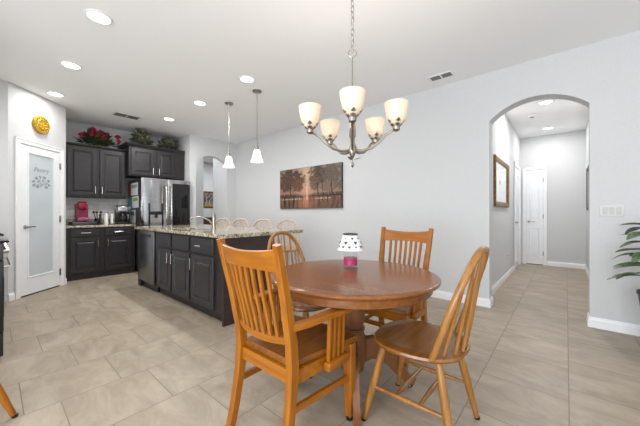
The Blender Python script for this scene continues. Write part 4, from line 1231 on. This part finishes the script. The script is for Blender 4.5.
# ---------------------------------------------------------------- bow-back Windsor chair / stool (faces +Y locally)
def make_windsor(name, label, cat, loc, rz, SH, bh, mz, ms, group, w=0.234, dpt=0.235, splay=1.0, nsp=6, foot=None, ring=False, lean=0.34):
    t = thing(name, label, cat, loc, rz, group)
    n = 40
    def outline(sc, z, dish=0):
        pts = []
        for q in range(n):
            a = 2*PI*q/n
            ca, sa = math.cos(a), math.sin(a)
            x = w*math.copysign(abs(ca)**0.8, ca)*(1 + 0.05*sa)
            y = dpt*math.copysign(abs(sa)**0.85, sa)
            pts.append((x*sc, y*sc, z))
        return pts
    MB().rings([outline(0.86, SH-0.036), outline(0.97, SH-0.026), outline(1.0, SH-0.014), outline(0.985, SH-0.003), outline(0.93, SH), outline(0.7, SH-0.006), outline(0.4, SH-0.012)]).build('seat', ms, t)
    kx, ky = w*0.62, dpt*0.60
    fx, fy = (foot if foot else (w*0.62 + 0.06*splay, dpt*0.60 + 0.09*splay))
    def legp(sx, sy, z):
        f = 1 - z/(SH-0.03)
        return Vector((sx*(kx + (fx-kx)*f), sy*(ky + (fy-ky)*f), z))
    for sx in (-1, 1):
        for sy in (1, -1):
            zs = [0.012, 0.05, SH*0.3, SH*0.55, SH*0.8, SH-0.03]
            rs = [0.0135, 0.0145, 0.0185, 0.0205, 0.018, 0.0145]
            lo = MB().tube([legp(sx, sy, z) for z in zs], rs, 14).build('leg', mz, t)
            p = legp(sx, sy, 0)
            MB().lathe([(0.013, 0), (0.015, 0.005), (0.014, 0.014), (0, 0.014)], (p.x, p.y, 0), 12).build('glide', M['glide'], lo)
    zs_ = SH*0.42
    def stret(a, b, nm, r=0.0105):
        a = Vector(a); b = Vector(b)
        MB().tube([a, a.lerp(b, 0.25), a.lerp(b, 0.5), a.lerp(b, 0.75), b], [r*0.75, r, r*1.3, r, r*0.75], 10).build(nm, mz, t)
    for sx in (-1, 1):
        stret(legp(sx, 1, zs_), legp(sx, -1, zs_), 'side_stretcher')
    for tt in (0.34, 0.66):
        stret(legp(-1, 1, zs_).lerp(legp(-1, -1, zs_), tt), legp(1, 1, zs_).lerp(legp(1, -1, zs_), tt), 'cross_stretcher')
    if ring:
        stret(legp(-1, 1, SH*0.28), legp(1, 1, SH*0.28), 'foot_rail', 0.012)
    # bow
    bw = w*0.9
    def bowp(a):   # a 0..pi
        ca, sa = math.cos(a), math.sin(a)
        zz = bh*abs(sa)**0.80
        x = bw*math.copysign(abs(ca)**0.74, ca)*(0.93 + 0.07*min(1, zz/(bh*0.5)))
        return Vector((x, -dpt*0.55 - lean*zz, SH - 0.006 + zz))
    m = 28
    MB().tube([bowp(PI*i/m) for i in range(m+1)], 0.0145, 12, r2=0.0165, up=(0, 1, 0.25)).build('bow', mz, t)
    def bow_at_x(x):
        lo_, hi_ = 0.0, PI
        for _ in range(40):
            mid = (lo_+hi_)/2
            if bowp(mid).x > x: lo_ = mid
            else: hi_ = mid
        return bowp(lo_)
    for q in range(nsp):
        u = -1 + 2*(q+0.5)/nsp
        top = bow_at_x(u*bw*0.86)
        bx = u*bw*0.80
        base = Vector((bx, -dpt*0.57 - dpt*0.36*(1-u*u), SH-0.008))
        MB().tube([base, base.lerp(top, 0.3), base.lerp(top, 0.65), top], [0.0075, 0.0105, 0.0085, 0.006], 8).build('spindle', mz, t)
    return t
GW = 'bow-back chairs at the table'
wc = make_windsor('windsor_chair', 'tan oak bow-back chair at right of the table', 'chair', (-0.597, 1.526, 0), PI/2, 0.45, 0.505, M['tan_z'], M['tan_x'], GW)
dup(wc, (-1.55, 1.625, 0), -PI/2, 'tan oak bow-back chair behind the left side of the table')
# fifth chair: only one splayed leg is in the frame at the lower left
fv = Vector((-2.29, 0.085))
A5 = math.radians(25)
make_windsor('windsor_chair', 'honey oak chair cut off by the left edge, one splayed leg showing', 'chair', (fv.x - 0.252*(math.cos(A5) - math.sin(A5)), fv.y - 0.252*(math.sin(A5) + math.cos(A5)), 0), A5, 0.45, 0.505, M['oak_z'], M['oak_x'], GW, w=0.225, dpt=0.225, foot=(0.252, 0.252))

# ---------------------------------------------------------------- bar stools behind the island
GS = 'bow-back stools behind the island'
sy_ = 2.81
labels = ['pale bow-back bar stool nearest the table behind the island', 'second pale bow-back bar stool from the table end of the island', 'third pale bow-back bar stool from the table end of the island', 'pale bow-back bar stool farthest from the table, behind the faucet']
xs = [-3.17, -3.77, -4.43, -5.03]
bs_ = make_windsor('bar_stool', labels[0], 'bar stool', (xs[0], sy_, 0), PI + 0.35, 0.60, 0.415, M['pale_z'], M['pale_x'], GS, 0.25, 0.19, 0.85, 7, None, True, 0.2)
for x, l in zip(xs[1:], labels[1:]): dup(bs_, (x, sy_, 0), PI + 0.35, l)

# ---------------------------------------------------------------- potted plant at the right edge
pp = thing('potted_plant', 'leafy variegated plant in a tall black pot at the right edge', 'plant', (0.598, 3.398, 0))
MB().lathe([(0.10, 0), (0.105, 0.01), (0.163, 0.47), (0.17, 0.475), (0.17, 0.495), (0.156, 0.495), (0.15, 0.46), (0.14, 0.45)], n=32, close=False).build('pot', M['pot'], pp)
MB().lathe([(0.147, 0.455), (0, 0.462)], n=24, close=False).build('soil', M['soil'], pp)
rnd = random.Random(11)
lv = MB(); stm = MB()
for q in range(40):
    a = q*2.39996; hgt = 0.60 + 0.42*(q/40) + rnd.uniform(-0.03, 0.03); r0 = 0.135*(1.1 - 0.55*q/40)
    e = Vector((math.cos(a), math.sin(a), 0))
    b0 = Vector((e.x*0.03, e.y*0.03, 0.455)); b1 = e*r0 + Vector((0, 0, hgt))
    stm.tube([b0, b0.lerp(b1, 0.5) + Vector((0, 0, 0.03)), b1], 0.0045, 5)
    lv.leaf(b1, (e.x, e.y, rnd.uniform(0.0, 0.45)), rnd.uniform(0.17, 0.24), rnd.uniform(0.10, 0.135), rnd.uniform(0.2, 0.6), n=8, fold=0.25)
lv.build('leaves', M['leaf3'], pp); stm.build('stems', M['leaf'], pp)
